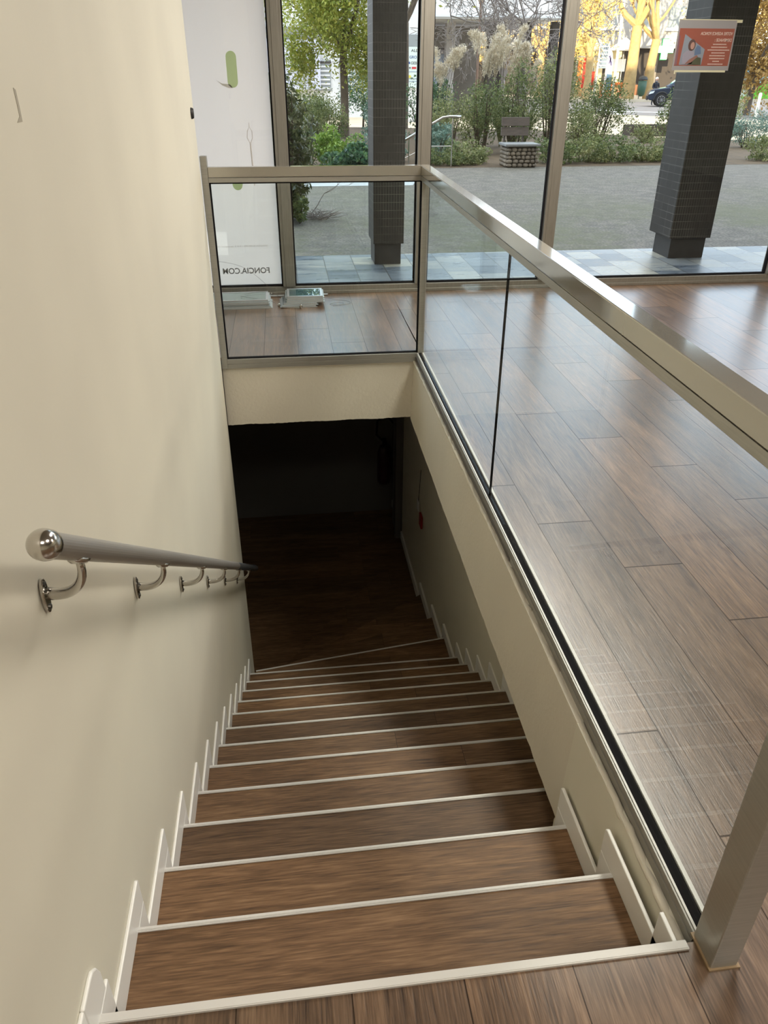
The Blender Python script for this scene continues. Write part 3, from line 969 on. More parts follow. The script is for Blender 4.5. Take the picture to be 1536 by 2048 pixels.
for k in range(4):
    display_frame(.055 + (.004, -.008, .0, -.004)[k], 4.66 + (.0, .012, .004, .014)[k], .0005 + k * .0142, .44 - .02 * (k > 1), .24, (.01, -.01, .0, .008)[k],
                  'wide clear display frame, %s of the stack by the left wall' % lev[k], cards[0], gl_)
gr_ = 'display frames in the small stack'
dims = [(.46, 4.665, .255, .25, .02), (.475, 4.668, .25, .24, -.02), (.505, 4.672, .272, .23, .01), (.507, 4.676, .268, .225, .0), (.508, 4.68, .268, .225, -.01)]
lev2 = ['lowest', 'second from the bottom', 'middle one', 'second from the top', 'topmost']
for k, (a, b, c, d, e) in enumerate(dims):
    display_frame(a, b, .0005 + k * .0142, c, d, e, 'small silver display frame, %s of the stack under the window' % lev2[k], cards[2] if k < 4 else cards[1], gr_)
def clamp(x, y, z, label):
    t = thing('cable_clamp', label, 'clamp', (x, y, z), 'small steel cable clamps')
    MB().lathe([(.007, 0), (.009, .004), (.009, .022), (.006, .028)], (x, y, z), 12).build('clamp_body', M_steel, t, smooth=True)
    MB().tube([(x - .013, y, z + .012), (x + .013, y, z + .012)], .0035, 8).build('clamp_screw', M_steel, t)
rod = MB(); rod.tube([(-.2, 4.845, .0075), (.68, 4.855, .0075)], .006, 10)
tag(rod.build('display_rod', M_silver), 'thin aluminium rod lying on the floor along the window sill', 'rod')
clamp(.270, 4.872, .0005, 'steel cable clamp by the left mullion, left one of the sill pair')
clamp(.375, 4.874, .0005, 'steel cable clamp in front of the left mullion, right one of the sill pair')
clamp(.575, 4.872, .0005, 'steel cable clamp behind the small stack of frames')
clamp(.325, 4.57, .0005, 'steel cable clamp lying left of the small stack of frames')
clamp(.475, 4.515, .0005, 'steel cable clamp in front of the small stack of frames')
rod = MB(); rod.tube([(.34, 4.535, .006), (.47, 4.512, .006)], .003, 8)
tag(rod.build('clamp_rod', M_steel), 'short steel rod between two clamps before the small stack', 'rod')
M_cable = mat('steel_cable', (120, 112, 104), .4, .6)
def cable(pts, label, r=.0009):
    P = [Vector(p) for p in pts]; out = []
    for i in range(len(P) - 1):
        a, b, c, d = P[max(i - 1, 0)], P[i], P[i + 1], P[min(i + 2, len(P) - 1)]
        for k in range(8):
            t_ = k / 8
            out.append(.5 * ((2 * b) + (c - a) * t_ + (2 * a - 5 * b + 4 * c - d) * t_ ** 2 + (3 * b - a - 3 * c + d) * t_ ** 3))
    out.append(P[-1])
    mb = MB(); mb.tube(out, r, 6)
    return tag(mb.build('display_cable', M_cable, smooth=True), label, 'cable')
cable([(-.2, 4.80, .27), (-.05, 4.80, .265), (.1, 4.80, .22), (.22, 4.81, .12), (.30, 4.82, .03), (.36, 4.78, .003), (.40, 4.75, .075)], 'thin steel cable springing in an arc in front of the poster')
cable([(.39, 4.72, .003), (.25, 4.76, .06), (.12, 4.72, .062), (.06, 4.66, .062), (.12, 4.61, .062), (.26, 4.60, .04), (.33, 4.59, .003)], 'thin steel cable looped over the wide frame stack')
cable([(.64, 4.70, .03), (.72, 4.72, .003), (.80, 4.68, .003), (.83, 4.62, .003), (.76, 4.57, .003), (.68, 4.60, .003), (.75, 4.65, .003), (.78, 4.60, .003), (.70, 4.55, .003)], 'thin steel cable coiled on the floor right of the small stack')

# small things on the walls
MB_ = MB(); MB_.lathe([(.024, 0), (.024, .004), (.02, .012)], (XL, WE - .13, 1.245), 20, 'X')
tag(MB_.build('wall_socket', mat('dark_plastic', (38, 36, 36), .5)), 'round dark fitting on the far end of the cream wall', 'fitting')

sc1 = MB().prism([(.650, 1.383), (.660, 1.380), (.662, 1.356), (.661, 1.336), (.634, 1.336), (.652, 1.344), (.652, 1.360)], XL + .0001, XL + .0008, 'YZ')
tag(sc1.build('wall_scuff', mat('scuff_grey', (168, 162, 146), .8)), 'small grey scuff mark high on the near part of the cream wall', 'scuff')

# ------------------------------------------------------------------ basement: extinguisher, door frame
M_red = mat('red_paint', (150, 22, 20), .4)
fe = thing('fire_extinguisher', 'dark fire extinguisher hanging on the basement end wall', 'fire extinguisher', (1.28, 6.16, -2.3))
M_extg = mat('dimmed_red_enamel', (48, 14, 14), .5)  # red dimmed near black; the basement gloom is put into the colour
EX, EZ = 1.27, -2.28
mb = MB(); mb.lathe([(.01, 0), (.06, .01), (.07, .04), (.07, .36), (.05, .42), (.025, .44)], (EX, 6.16, EZ), 20); mb.build('cylinder', M_extg, fe, smooth=True)
mb = MB(); mb.box((EX - .02, 6.11, EZ + .44), (EX + .02, 6.21, EZ + .49)); mb.box((EX - .01, 6.06, EZ + .48), (EX + .01, 6.16, EZ + .50)); mb.build('valve', M_black, fe)
mb = MB(); mb.tube([(EX, 6.16, EZ + .46), (EX - .08, 6.16, EZ + .55), (EX - .07, 6.16, EZ + .70), (EX + .02, 6.16, EZ + .76), (EX + .10, 6.16, EZ + .66), (EX + .09, 6.16, EZ + .1)], .012, 10); mb.build('hose', M_black, fe, smooth=True)
dp = thing('door_frame', 'grey door frame upright at the right end of the dark basement', 'door frame', (1.34, 5.75, -2.62))
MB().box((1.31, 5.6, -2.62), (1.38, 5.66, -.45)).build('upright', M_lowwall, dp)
MB().box((1.33, 5.66, -2.62), (1.38, 5.95, -.45)).build('door_leaf', mat('grey_door', (96, 92, 90), .5), dp)
tg = thing('hanging_tag', 'red and white tag hanging on the right wall of the dark stairwell', 'tag', (1.37, 4.6, -1.83))
MB().box((1.362, 4.62, -1.75), (1.372, 4.69, -1.66)).build('white_card', M_white, tg)
MB().box((1.360, 4.47, -1.83), (1.375, 4.56, -1.72)).build('red_block', M_red, tg)
MB().tube([(1.368, 4.65, -1.66), (1.372, 4.60, -1.35)], .002, 6).build('string', M_black, tg)

# ================================================================== OUTSIDE
def slab(name, poly, z0, z1, m):
    return struct(MB().prism(poly, z0, z1, 'XY').build(name, m))
slab('ground_paving', [(-14, WY + .071), (22, WY + .071), (22, 6.27), (-14, 6.27)], -.12, 0, M_pave)
M_asph = mat('grey_asphalt', (120, 118, 116), .85)
g = G(M_asph)
f1 = g.math('ADD', g.math('MULTIPLY', g.noise(g.pos(), 42, 3), 0.6), g.math('MULTIPLY', g.noise(g.pos(), 5, 5, .7), 0.4)); f2 = g.noise(g.pos(), .55, 4); f3 = g.noise(g.pos(), 9, 4)
base = g.ramp(f1, [(.38, (80, 76, 71)), (.5, (102, 97, 90)), (.62, (132, 125, 116))])
moss = g.ramp(g.math('ADD', g.math('MULTIPLY', f2, .7), g.math('MULTIPLY', f3, .3)), [(.44, (0, 0, 0)), (.60, (255, 255, 255))])
sepn = g.n('ShaderNodeSeparateXYZ'); g.l(g.pos(), sepn.inputs[0])
near = g.n('ShaderNodeMapRange', i_1=6.3, i_2=11.0, i_3=.95, i_4=0.15); g.l(sepn.outputs[1], near.inputs[0])
g.l(g.mix(g.math('MULTIPLY', moss, near.outputs[0]), base, lin((92, 94, 64))), g.b.inputs['Base Color'])
g.bump(f1, .5, .01)
slab('ground_asphalt', [(-14, 6.27), (22, 6.27), (22, 13.9), (3.0, 13.45), (2.6, 12.3), (2.3, 11.1), (-14, 11.1)], -.14, -.002, M_asph)
slab('ground_pale_path', [(-14, 11.1), (2.3, 11.1), (2.6, 12.3), (3.0, 13.45), (2.2, 13.2), (-14, 12.1)], -.14, .004, noisy('pale_kerb_stone', (186, 190, 192), (166, 170, 174), 3, .7))
slab('ground_bed_soil', [(-14, 12.1), (2.2, 13.2), (3.0, 13.45), (22, 13.9), (22, 19.5), (11, 19.5), (7.8, 24), (-14, 30)], -.14, .0, noisy('bed_soil', (78, 64, 50), (104, 88, 68), 6, .95, 0, .4))
slab('ground_sandy_path', [(11, 19.5), (40, 19.5), (40, 26), (20.5, 29.5), (16.6, 34.6), (15.2, 36.9), (-14, 40), (-14, 30), (7.8, 24)], -.3, -.1, noisy('sandy_ground', (214, 196, 168), (196, 178, 152), 1.2, .95))
slab('ground_street', [(-20, 36), (15.2, 36.9), (16.6, 34.6), (20.5, 29.5), (40, 26), (90, 20), (90, 60), (-20, 60)], -.34, -.21, noisy('street_asphalt', (146, 136, 130), (128, 122, 118), 2, .9))
slab('ground_far_sidewalk', [(-20, 58.5), (90, 58.5), (90, 110), (-20, 110)], -.34, -.06, noisy('far_sidewalk', (196, 182, 160), (172, 160, 140), .8, .9))
M_line = mat('road_line_white', (236, 234, 230), .8)
def line(x0, y0, x1, y1, wd, label):
    d = Vector((x1 - x0, y1 - y0, 0)).normalized(); n = Vector((-d.y, d.x, 0)) * wd / 2
    mb = MB().hexa([(x0 - n.x, y0 - n.y, -.209), (x1 - n.x, y1 - n.y, -.209), (x1 + n.x, y1 + n.y, -.209), (x0 + n.x, y0 + n.y, -.209),
                    (x0 - n.x, y0 - n.y, -.200), (x1 - n.x, y1 - n.y, -.200), (x1 + n.x, y1 + n.y, -.200), (x0 + n.x, y0 + n.y, -.200)])
    return tag(mb.build('road_marking', M_line), label, 'road marking')
line(17.2, 43.9, 24, 36.0, .55, 'long white line across the street before the dark car')
line(19.9, 47.7, 15.8, 35.9, .45, 'white line slanting down left beside the pale ground')
line(22.5, 33.2, 32, 28.6, .4, 'white line at the right beyond the sandy path')
line(26.5, 40.5, 44, 33.5, .5, 'far white line at the right by the mural fence')

# ---- columns in front of the building
def column(x0, x1, bx0, bx1, y0, y1, label):
    t = thing('column', label, 'column', ((x0 + x1) / 2, (y0 + y1) / 2, 0), 'tiled columns before the glazed front')
    MB().box((bx0, y0 + .03, .0), (bx1, y1 - .07, .172)).build('plinth', M_colbase, t, bevel=.004)
    rr = random.Random(int(x0 * 100)); s_ = MB()
    s_.box((x0, y0, .172), (x1, y1, CEIL + .25)); s_.build('shaft', M_col, t, bevel=.004)
    return t
column(1.128, 1.385, 1.140, 1.366, 5.825, 6.21, 'black mosaic-tiled column seen behind the left half of the railing')
column(3.735, 4.112, 3.765, 4.088, 5.80, 6.22, 'black mosaic-tiled column behind the orange notice')


# ---- foliage
L_dark = leaf_mat('dark_glossy_leaves', (52, 62, 34), (84, 94, 54), (122, 126, 84), .35)
L_ivy = leaf_mat('ivy_leaves', (46, 80, 66), (76, 116, 80), (126, 156, 98), .4)
L_bright = leaf_mat('bright_green_leaves', (92, 128, 50), (130, 160, 66), (162, 182, 84))
L_shrub = leaf_mat('shrub_leaves', (72, 90, 50), (108, 124, 74), (160, 166, 108))
L_olive = leaf_mat('olive_leaves', (92, 106, 62), (136, 144, 92), (188, 186, 136))
L_blue = leaf_mat('blue_green_needles', (80, 116, 106), (120, 150, 136), (170, 190, 178))
L_yg = leaf_mat('yellow_green_leaves', (132, 152, 62), (172, 180, 82), (206, 196, 96))
L_gold = leaf_mat('golden_leaves', (210, 172, 92), (230, 196, 116), (242, 216, 148))
L_rust = leaf_mat('rust_leaves', (142, 112, 60), (176, 140, 72), (200, 166, 96))
M_plume = leaf_mat('pale_plumes', (202, 190, 166), (228, 218, 200), (244, 238, 226), .8)
M_stem = mat('brown_stems', (84, 72, 60), .85)
M_bark = noisy('grey_brown_bark', (88, 78, 70), (116, 104, 92), 9, .9)
M_barkl = noisy('pale_bark', (182, 154, 104), (154, 130, 90), 5, .9)
M_barkw = noisy('white_bark', (226, 220, 208), (196, 188, 174), 5, .9)
M_twig = mat('grey_twigs', (158, 150, 148), .85)

def shrub(name, label, c, r, n, leafsize, m, seed, cat='shrub', group=None, clumps=26, spread=.35, aspect=2.2, stems=6, z0=0.0):
    rng = np.random.default_rng(seed)
    t = thing(name, label, cat, (c[0], c[1], z0), group)
    P_ = cloud(rng, n, c, r, clumps, spread)
    P_[:, 2] = np.maximum(P_[:, 2], z0 + .02 + rng.uniform(0, .05, len(P_)))
    V, F = leaves(P_, leafsize, aspect, 0, rng)
    np_mesh('foliage', V, F, m, t)
    if stems:
        mb = MB()
        for k in range(stems):
            a = rng.uniform(0, 2 * PI); q = rng.uniform(.2, .75)
            e = (c[0] + r[0] * q * math.cos(a), c[1] + r[1] * q * math.sin(a), c[2] + r[2] * rng.uniform(.1, .7))
            b = (c[0] + r[0] * .15 * math.cos(a), c[1] + r[1] * .15 * math.sin(a), z0)
            m_ = tuple((b[i] * .45 + e[i] * .55) + rng.uniform(-.05, .05) for i in range(3))
            mb.tube([b, m_, e], [.02 * r[2] + .004, .012 * r[2] + .003, .003], 6)
        mb.build('stems', M_stem, t)
    return t

def grow(mb, rng, p, d, length, rad, depth, tips, curve=.25, splits=(2, 3), shrink=.68, upw=.12, seg=6, spread=.6, minr=.002):
    pts = [p.copy()]; dd = d.copy(); n = 4
    for k in range(n):
        dd = (dd + Vector(rng.normal(size=3)) * curve * .35 + Vector((0, 0, upw))).normalized()
        p = p + dd * length / n
        pts.append(p.copy())
    mb.tube(pts, [max(minr, rad * (1 - .45 * k / n)) for k in range(n + 1)], seg if depth > 1 else 4, caps=False)
    if depth <= 0:
        tips.append(p.copy()); return
    if depth <= 2: tips.append(pts[2])
    for k in range(rng.integers(splits[0], splits[1] + 1)):
        q = pts[-1] if k < 2 else pts[rng.integers(2, n)]
        nd = (dd + Vector(rng.normal(size=3)) * spread).normalized()
        grow(mb, rng, q, nd, length * shrink * rng.uniform(.8, 1.15), rad * .55, depth - 1, tips, curve, splits, shrink, upw, seg, spread, minr)

def tree(name, label, base, height, rad, seed, depth=5, bark=None, leaf=None, nleaf=0, lsize=.1, lspread=.5, trunk=.35, lean=(0, 0, 1), group=None, splits=(2, 3), spread=.55, droop=0.0, aspect=2.2, upw=.1, shrink=.72, crown=None, minr=.004):
    rng = np.random.default_rng(seed)
    t = thing(name, label, 'tree', base, group)
    mb = MB(); tips = []
    b = Vector(base); top = b + Vector(lean).normalized() * height * trunk
    mid = b.lerp(top, .5) + Vector((rng.normal() * .03, 0, 0)) * height * .2
    mb.tube([b, mid, top], [rad * 1.15, rad * .95, rad * .85], 10, caps=False)
    mb.build('trunk', bark or M_bark, t, smooth=True)
    mb = MB()
    for k in range(4):
        nd = (Vector(lean) + Vector(rng.normal(size=3)) * spread).normalized()
        grow(mb, rng, top.copy(), nd, height * (1 - trunk) * .36, rad * .6, depth, tips, splits=splits, spread=spread, upw=upw, shrink=shrink, minr=minr)
    mb.build('branches', bark or M_bark, t)
    if nleaf:
        T_ = np.array([tuple(q) for q in tips])
        idx = rng.integers(0, len(T_), nleaf)
        P_ = T_[idx] + rng.normal(size=(nleaf, 3)) * lspread * np.array([1, 1, .8])
        if crown:
            P_ = np.concatenate([P_] + [cloud(rng, int(n_), (base[0] + c_[0], base[1] + c_[1], base[2] + c_[2]), r_, 60, .22) for c_, r_, n_ in crown])
            nleaf = len(P_)
        P_[:, 2] -= np.abs(rng.normal(size=nleaf)) * droop
        V, F = leaves(P_, lsize, aspect, 0, rng)
        np_mesh('foliage', V, F, leaf, t)
    return t

# left: dark evergreen close to the window, dead twigs
shrub('evergreen_shrub', 'tall dark-leaved evergreen shrub just outside, right of the poster', (.40, 8.3, .66), (.38, .5, .90), 6200, .085, L_dark, 1, clumps=40, aspect=3.2, stems=9)
shrub('weed_clump', 'small green plant at the foot of the evergreen shrub', (.58, 8.0, .14), (.12, .22, .17), 700, .045, L_shrub, 2, clumps=12, stems=2)
def twig_heap(name, label, c, n, size, seed, hgt=.2):
    rng = np.random.default_rng(seed); mb = MB()
    for k in range(n):
        a = rng.uniform(0, 2 * PI); l_ = size * rng.uniform(.5, 1)
        p = Vector(c) + Vector((rng.normal() * size * .25, rng.normal() * size * .25, .008))
        q = p + Vector((math.cos(a) * l_ * .5, math.sin(a) * l_ * .5, rng.uniform(.2, 1) * hgt * .6)); e = q + Vector((math.cos(a + .5) * l_ * .5, math.sin(a + .5) * l_ * .5, rng.uniform(-.3, 1) * hgt * .4))
        e.z = max(e.z, .01)
        mb.tube([p, q, e], [.004, .003, .0015], 4)
    return tag(mb.build(name, M_twig), label, 'twigs')
twig_heap('twig_heap', 'heap of dry grey twigs on the asphalt beside the evergreen shrub', (.78, 8.3, 0), 70, .28, 3, .12)
mb = MB(); rng_ = np.random.default_rng(5); tp = []
grow(mb, rng_, Vector((.70, 8.45, .02)), Vector((.75, 0, .7)).normalized(), .28, .006, 3, tp, spread=.35)
tag(mb.build('dead_branch', M_twig), 'bare dead branch sticking up from the twig heap', 'branch')

# left garden behind the pale path
shrub('ivy_mound', 'dark blue-green ivy mound with big leaves behind the pale path', (1.65, 13.1, .12), (.62, .5, .34), 5200, .075, L_ivy, 6, clumps=50, spread=.25, aspect=1.3, stems=0)
shrub('bright_shrub', 'bright yellow-green shrub growing over the ivy mound', (1.42, 14.1, .30), (.55, .5, .36), 4200, .06, L_bright, 7, clumps=40, spread=.28, stems=4)
shrub('dark_hedge_plant', 'dark green low shrub left of the ivy mound', (.55, 13.3, .2), (.5, .5, .5), 3000, .06, L_dark, 8, clumps=30, stems=4)
shrub('garden_shrub', 'grey-green rounded shrub under the yellow-green tree, left of its trunk', (1.35, 17.5, .55), (.75, .8, .62), 5200, .05, L_shrub, 9, clumps=45, spread=.28)
shrub('juniper', 'blue-green juniper with knobbly tips beside the left column', (2.75, 18.5, .62), (.62, .7, .62), 6500, .045, L_blue, 10, clumps=70, spread=.16, aspect=1.6)
shrub('low_juniper', 'low blue-green bush right of the ivy mound', (2.35, 14.6, .30), (.5, .5, .38), 3600, .045, L_blue, 11, clumps=40, spread=.22)
shrub('round_conifer', 'dark round conifer behind the trunk of the yellow-green tree', (3.0, 25, 1.0), (.85, .9, 1.1), 5200, .07, L_ivy, 12, clumps=50, spread=.25)
shrub('far_garden_shrub', 'pale green shrub at the far left below the white wall', (1.0, 22, .55), (1.1, .8, .75), 4200, .07, L_olive, 13, clumps=40)
shrub('garden_bush', 'blue-green bush behind the metal garden handrail', (3.30, 14.9, .30), (.55, .5, .40), 4200, .045, L_blue, 14, clumps=40, spread=.22)
shrub('garden_shrub', 'tall dark shrub seen between the left column and the mullion', (4.2, 21, .75), (.8, .7, .8), 3600, .07, L_ivy, 15, clumps=36)
tree('yellow_green_tree', 'slender tree with yellow-green autumn leaves left of the left column', (2.05, 20.6, 0), 6.0, .105, 21, depth=4, leaf=L_yg, nleaf=15000, lsize=.10, lspread=.30, trunk=.31, spread=.62, droop=.35, aspect=2.4, crown=[((-.35, 0, 3.0), (1.5, 1.4, 1.25), 11000), ((.55, .1, 2.1), (.55, .6, .85), 2600), ((-.95, .1, 2.0), (.5, .6, .6), 1800)])
tree('overhanging_tree', 'leafy tree whose drooping twigs show between the column and the mullion', (4.15, 24.5, 0), 6.0, .11, 23, depth=3, leaf=L_yg, nleaf=1800, lsize=.10, lspread=.16, trunk=.45, spread=.35, droop=.4, aspect=4)

# metal garden handrail and steps
gh = thing('garden_handrail', 'brushed metal handrail with a bend, beside the garden steps', 'handrail', (3.38, 13.6, 0))
mb = MB(); mb.tube([(2.45, 13.6, .38), (3.20, 13.6, .775), (3.32, 13.6, .79), (3.52, 13.6, .79)], .022, 12); mb.build('top_tube', M_steel, gh, smooth=True)
mb = MB(); mb.tube([(3.38, 13.6, 0), (3.38, 13.6, .78)], .012, 10); mb.build('post', M_steel, gh)
mb = MB(); mb.tube([(2.62, 13.6, 0), (2.62, 13.6, .46)], .012, 10); mb.build('post', M_steel, gh)
mb = MB(); mb.tube([(2.45, 13.6, .10), (2.95, 13.6, .33), (3.38, 13.6, .33)], .008, 8); mb.build('lower_tube', M_steel, gh)

# low planting along the asphalt edge
rr = random.Random(31)
low = [('low_shrub', 3.35, 'low leafy shrub at the asphalt edge right of the garden handrail'), ('low_shrub', 3.85, 'low leafy shrub at the asphalt edge just left of the stone seat'),
       ('low_shrub', 5.45, 'low leafy shrub at the asphalt edge just right of the stone seat'), ('low_shrub', 6.05, 'low leafy shrub at the edge behind the right mullion'),
       ('low_shrub', 6.65, 'low leafy shrub at the edge, first one right of the right mullion'), ('low_shrub', 7.25, 'low leafy shrub at the edge, second one right of the right mullion'),
       ('low_shrub', 7.85, 'low leafy shrub at the edge against the left side of the notice column'), ('low_shrub', 9.75, 'low leafy shrub at the edge just right of the notice column'),
       ('low_shrub', 10.5, 'low leafy shrub at the edge at the far right')]
for k, (nm, x, lb) in enumerate(low):
    y = 13.95 + .04 * x + rr.uniform(-.05, .15)
    shrub(nm, lb, (x, y - .06, .13 + rr.uniform(0, .05)), (.50, .55, .30 + rr.uniform(0, .06)), 2400, .05, (L_shrub, L_olive)[k % 2], 40 + k, group='low shrubs along the asphalt edge', clumps=30, spread=.28, stems=4)

# tall shrubs behind the stone seat and to its right
tall = [((3.75, 15.6, .58), (.55, .5, .62), L_olive, 'airy olive-green shrub behind the garden handrail', 3200, .055),
        ((4.45, 15.9, .72), (.5, .5, .78), L_shrub, 'dense dark shrub right behind the backrest of the stone seat', 4000, .055),
        ((5.25, 16.2, .80), (.65, .6, .85), L_shrub, 'tall green shrub reaching the right mullion', 4600, .06),
        ((6.15, 16.6, .95), (.62, .6, .95), L_olive, 'tall olive shrub crossing behind the right mullion', 4600, .06),
        ((7.35, 17.2, .66), (.85, .6, .72), L_shrub, 'wide dark-green shrub between the mullion and the pale path', 6000, .06),
        ((6.65, 16.0, .45), (.5, .5, .5), L_olive, 'round green shrub low behind the right mullion', 3000, .055),
        ((10.2, 19.4, .58), (.42, .4, .75), L_shrub, 'loose shrub standing in front of the dark car', 2200, .07),
        ((9.3, 18.9, .2), (.45, .4, .32), L_olive, 'small yellow-green shrub by the dark planter', 1500, .06),
        ((12.1, 20.2, .55), (.42, .4, .8), L_olive, 'loose pale shrub just right of the notice column', 1900, .07),
        ((11.0, 17.2, .35), (.75, .5, .42), L_blue, 'blue-green bush at the right edge of the picture', 3600, .05)]
for k, (c, r, m, lb, n, ls) in enumerate(tall):
    shrub('tall_shrub' if r[2] > .5 else 'bush', lb, c, r, n, ls, m, 60 + k, clumps=34, spread=.34, aspect=2.8, stems=12)

# pampas grass
def pampas(label, c, hgt, nplume, seed):
    rng = np.random.default_rng(seed)
    t = thing('pampas_grass', label, 'ornamental grass', c, 'pampas grass with pale plumes')
    mb = MB()
    V = []; F = []
    for k in range(170):
        a = rng.uniform(0, 2 * PI); l_ = hgt * rng.uniform(.4, .72); w_ = .008
        p = Vector(c); out = Vector((math.cos(a), math.sin(a), 0)); sd = Vector((-out.y, out.x, 0)) * w_
        pr = [p + out * l_ * f_ ** 1.6 * .65 + Vector((0, 0, l_ * (1.5 * f_ - .85 * f_ * f_))) for f_ in (0, .33, .66, 1)]
        b0 = len(V)
        for q_2, s_ in zip(pr, (1, .9, .7, .1)):
            V += [tuple(q_2 - sd * s_), tuple(q_2 + sd * s_)]
        F += [(b0 + 2 * i, b0 + 2 * i + 1, b0 + 2 * i + 3, b0 + 2 * i + 2) for i in range(3)]
    np_mesh('blades', np.array(V), np.array(F), L_olive, t)
    for k in range(nplume):
        a = rng.uniform(0, 2 * PI); q = rng.uniform(.08, .48)
        top = Vector((c[0] + math.cos(a) * q, c[1] + math.sin(a) * q * .6, c[2] + hgt * rng.uniform(.74, 1)))
        mb2 = MB(); mb2.tube([Vector(c), Vector(c).lerp(top, .5) + Vector((0, 0, .1)), top], [.006, .005, .003], 5)
        s_ = mb2.build('stalk', M_stem, t)
        n = 620
        u = rng.uniform(0, 1, n) ** .8
        ln = hgt * .24
        bend = (1 if math.cos(a) > 0 else -1)
        ctr = np.array(top)[None, :] + np.stack([u ** 2 * bend * .15, np.zeros(n), (u * 1.5 - .8 * u ** 2 - .35) * ln * 1.1], 1)
        P_ = ctr + rng.normal(size=(n, 3)) * (.033 * np.sin(np.clip(u, .05, 1) * PI * .9) + .010)[:, None]
        Vv, Ff = leaves(P_, .05, 4, 0, rng, tilt=2.2)
        np_mesh('plume', Vv, Ff, M_plume, s_)
pampas('pale pampas grass, leftmost clump, bending over the garden handrail', (3.85, 17.2, 0), 1.75, 8, 81)
pampas('pale pampas grass clump with the tallest arching plumes, left of centre', (4.75, 17.4, 0), 2.0, 9, 82)
pampas('pale pampas grass clump in the middle above the stone seat', (5.35, 17.8, 0), 2.12, 9, 83)
pampas('pale pampas grass clump nearest the right mullion', (6.0, 18.0, 0), 1.85, 8, 84)

# bare tree in front of the dark undercroft
tree('bare_tree', 'bare grey tree with spreading fine branches before the dark undercroft', (6.3, 21.5, 0), 5.0, .075, 25, depth=6, bark=M_twig, trunk=.27, spread=.72, splits=(2, 4), upw=.0, shrink=.74, minr=.0065)

# stone seat
ss = thing('stone_seat', 'seat on a pebble-stone base with a grey two-board backrest', 'seat', (4.6, 13.45, 0))
rng_ = np.random.default_rng(9)
M_stone = noisy('rounded_pebbles', (160, 148, 132), (118, 108, 98), 7, .8)
M_mortar = mat('dark_mortar', (66, 60, 54), .95)
MB().box((4.345, 13.40, 0), (4.845, 13.82, .335)).build('core', M_mortar, ss)
pebs = []
mb = MB()
z = .035
while z < .34:
    x = 4.32
    while x < 4.86:
        w_ = rng_.uniform(.028, .056); h_ = rng_.uniform(.022, .036)
        mb.ball((x + w_, 13.40, z), 1, 10, 6, (w_, .035, h_)); x += w_ * 2 + .004
    for xs in (4.335, 4.855):
        y = 13.42
        while y < 13.82:
            w_ = rng_.uniform(.028, .05); mb.ball((xs, y + w_, z), 1, 8, 6, (.03, w_, .03)); y += 2 * w_ + .004
    z += .062
pb_ = mb.build('pebble_facing', M_stone, ss, smooth=True)
M_gwood = noisy('weathered_grey_wood', (112, 100, 94), (88, 80, 76), 4, .85, 0, 0, .5, (2, 2, 20))
MB().box((4.28, 13.34, .338), (4.90, 13.84, .375)).build('seat_slab', noisy('grey_slab', (150, 152, 154), (128, 130, 132), 4, .7), ss, bevel=.005)
for z in (.48, .635):
    mb = MB(); mb.hexa([(4.30, 13.78, z), (4.80, 13.78, z), (4.80, 13.82, z), (4.30, 13.82, z), (4.30, 13.80, z + .135), (4.80, 13.80, z + .135), (4.80, 13.84, z + .135), (4.30, 13.84, z + .135)])
    mb.build('backrest_board', M_gwood, ss, bevel=.004)
for x in (4.36, 4.70): MB().box((x, 13.83, .376), (x + .03, 13.86, .76)).build('backrest_post', M_gwood, ss)

# planter boxes on the sandy ground
M_boxd = mat('dark_planter', (62, 54, 48), .8)
for (x0, x1, y, lb) in ((10.45, 11.7, 22.4, 'dark low planter box on the pale ground left of the notice column'), (12.9, 13.9, 22.4, 'dark low planter box right of the notice column')):
    t = thing('planter_box', lb, 'planter', ((x0 + x1) / 2, y, -.1), 'dark planter boxes')
    mb = MB(); mb.box((x0, y, -.1), (x1, y + .05, .18)); mb.box((x0, y + .6, -.1), (x1, y + .65, .18)); mb.box((x0, y + .05, -.1), (x0 + .05, y + .6, .18)); mb.box((x1 - .05, y + .05, -.1), (x1, y + .6, .18))
    mb.build('box', M_boxd, t, bevel=.01)
    MB().box((x0 + .05, y + .05, -.08), (x1 - .05, y + .6, .12)).build('soil', bpy.data.materials['bed_soil'], t)

# ---- street furniture
M_pole = mat('galvanised_pole', (150, 146, 140), .5, .5)
M_rustp = mat('brown_pole', (120, 96, 84), .6, .2)
M_whitep = mat('white_post', (228, 226, 222), .6)
def street_lamp(x, y, z0, ht, s, label):
    t = thing('street_lamp', label, 'street lamp', (x, y, z0), 'street lamps with glass bowls')
    mb = MB(); mb.lathe([(.09 * s, 0), (.09 * s, .5), (.045 * s, .55), (.04 * s, ht - .55 * s), (.07 * s, ht - .54 * s), (.07 * s, ht - .48 * s)], (x, y, z0), 14); mb.build('pole', M_rustp, t)
    mb = MB(); mb.lathe([(.07 * s, 0), (.30 * s, .40 * s), (.30 * s, .42 * s), (.28 * s, .42 * s), (.05 * s, .02 * s)], (x, y, z0 + ht - .48 * s), 8); bw = mb.build('bowl', mat('lamp_bowl_glass', (214, 206, 190), .25), t)
    mb = MB(); mb.lathe([(.36 * s, 0), (.36 * s, .03 * s), (.1 * s, .12 * s)], (x, y, z0 + ht - .05 * s), 16); mb.build('lid', M_rustp, t)
    mb = MB()
    for k in range(8):
        a = 2 * PI * k / 8
        mb.tube([(x + .072 * s * math.cos(a), y + .072 * s * math.sin(a), z0 + ht - .48 * s), (x + .305 * s * math.cos(a), y + .305 * s * math.sin(a), z0 + ht - .07 * s)], .010 * s, 5)
    mb.build('ribs', M_rustp, bw)
street_lamp(7.13, 28.0, 0, 3.95, 1.0, 'street lamp before the dark undercroft, its bowl cut by the top of the window')
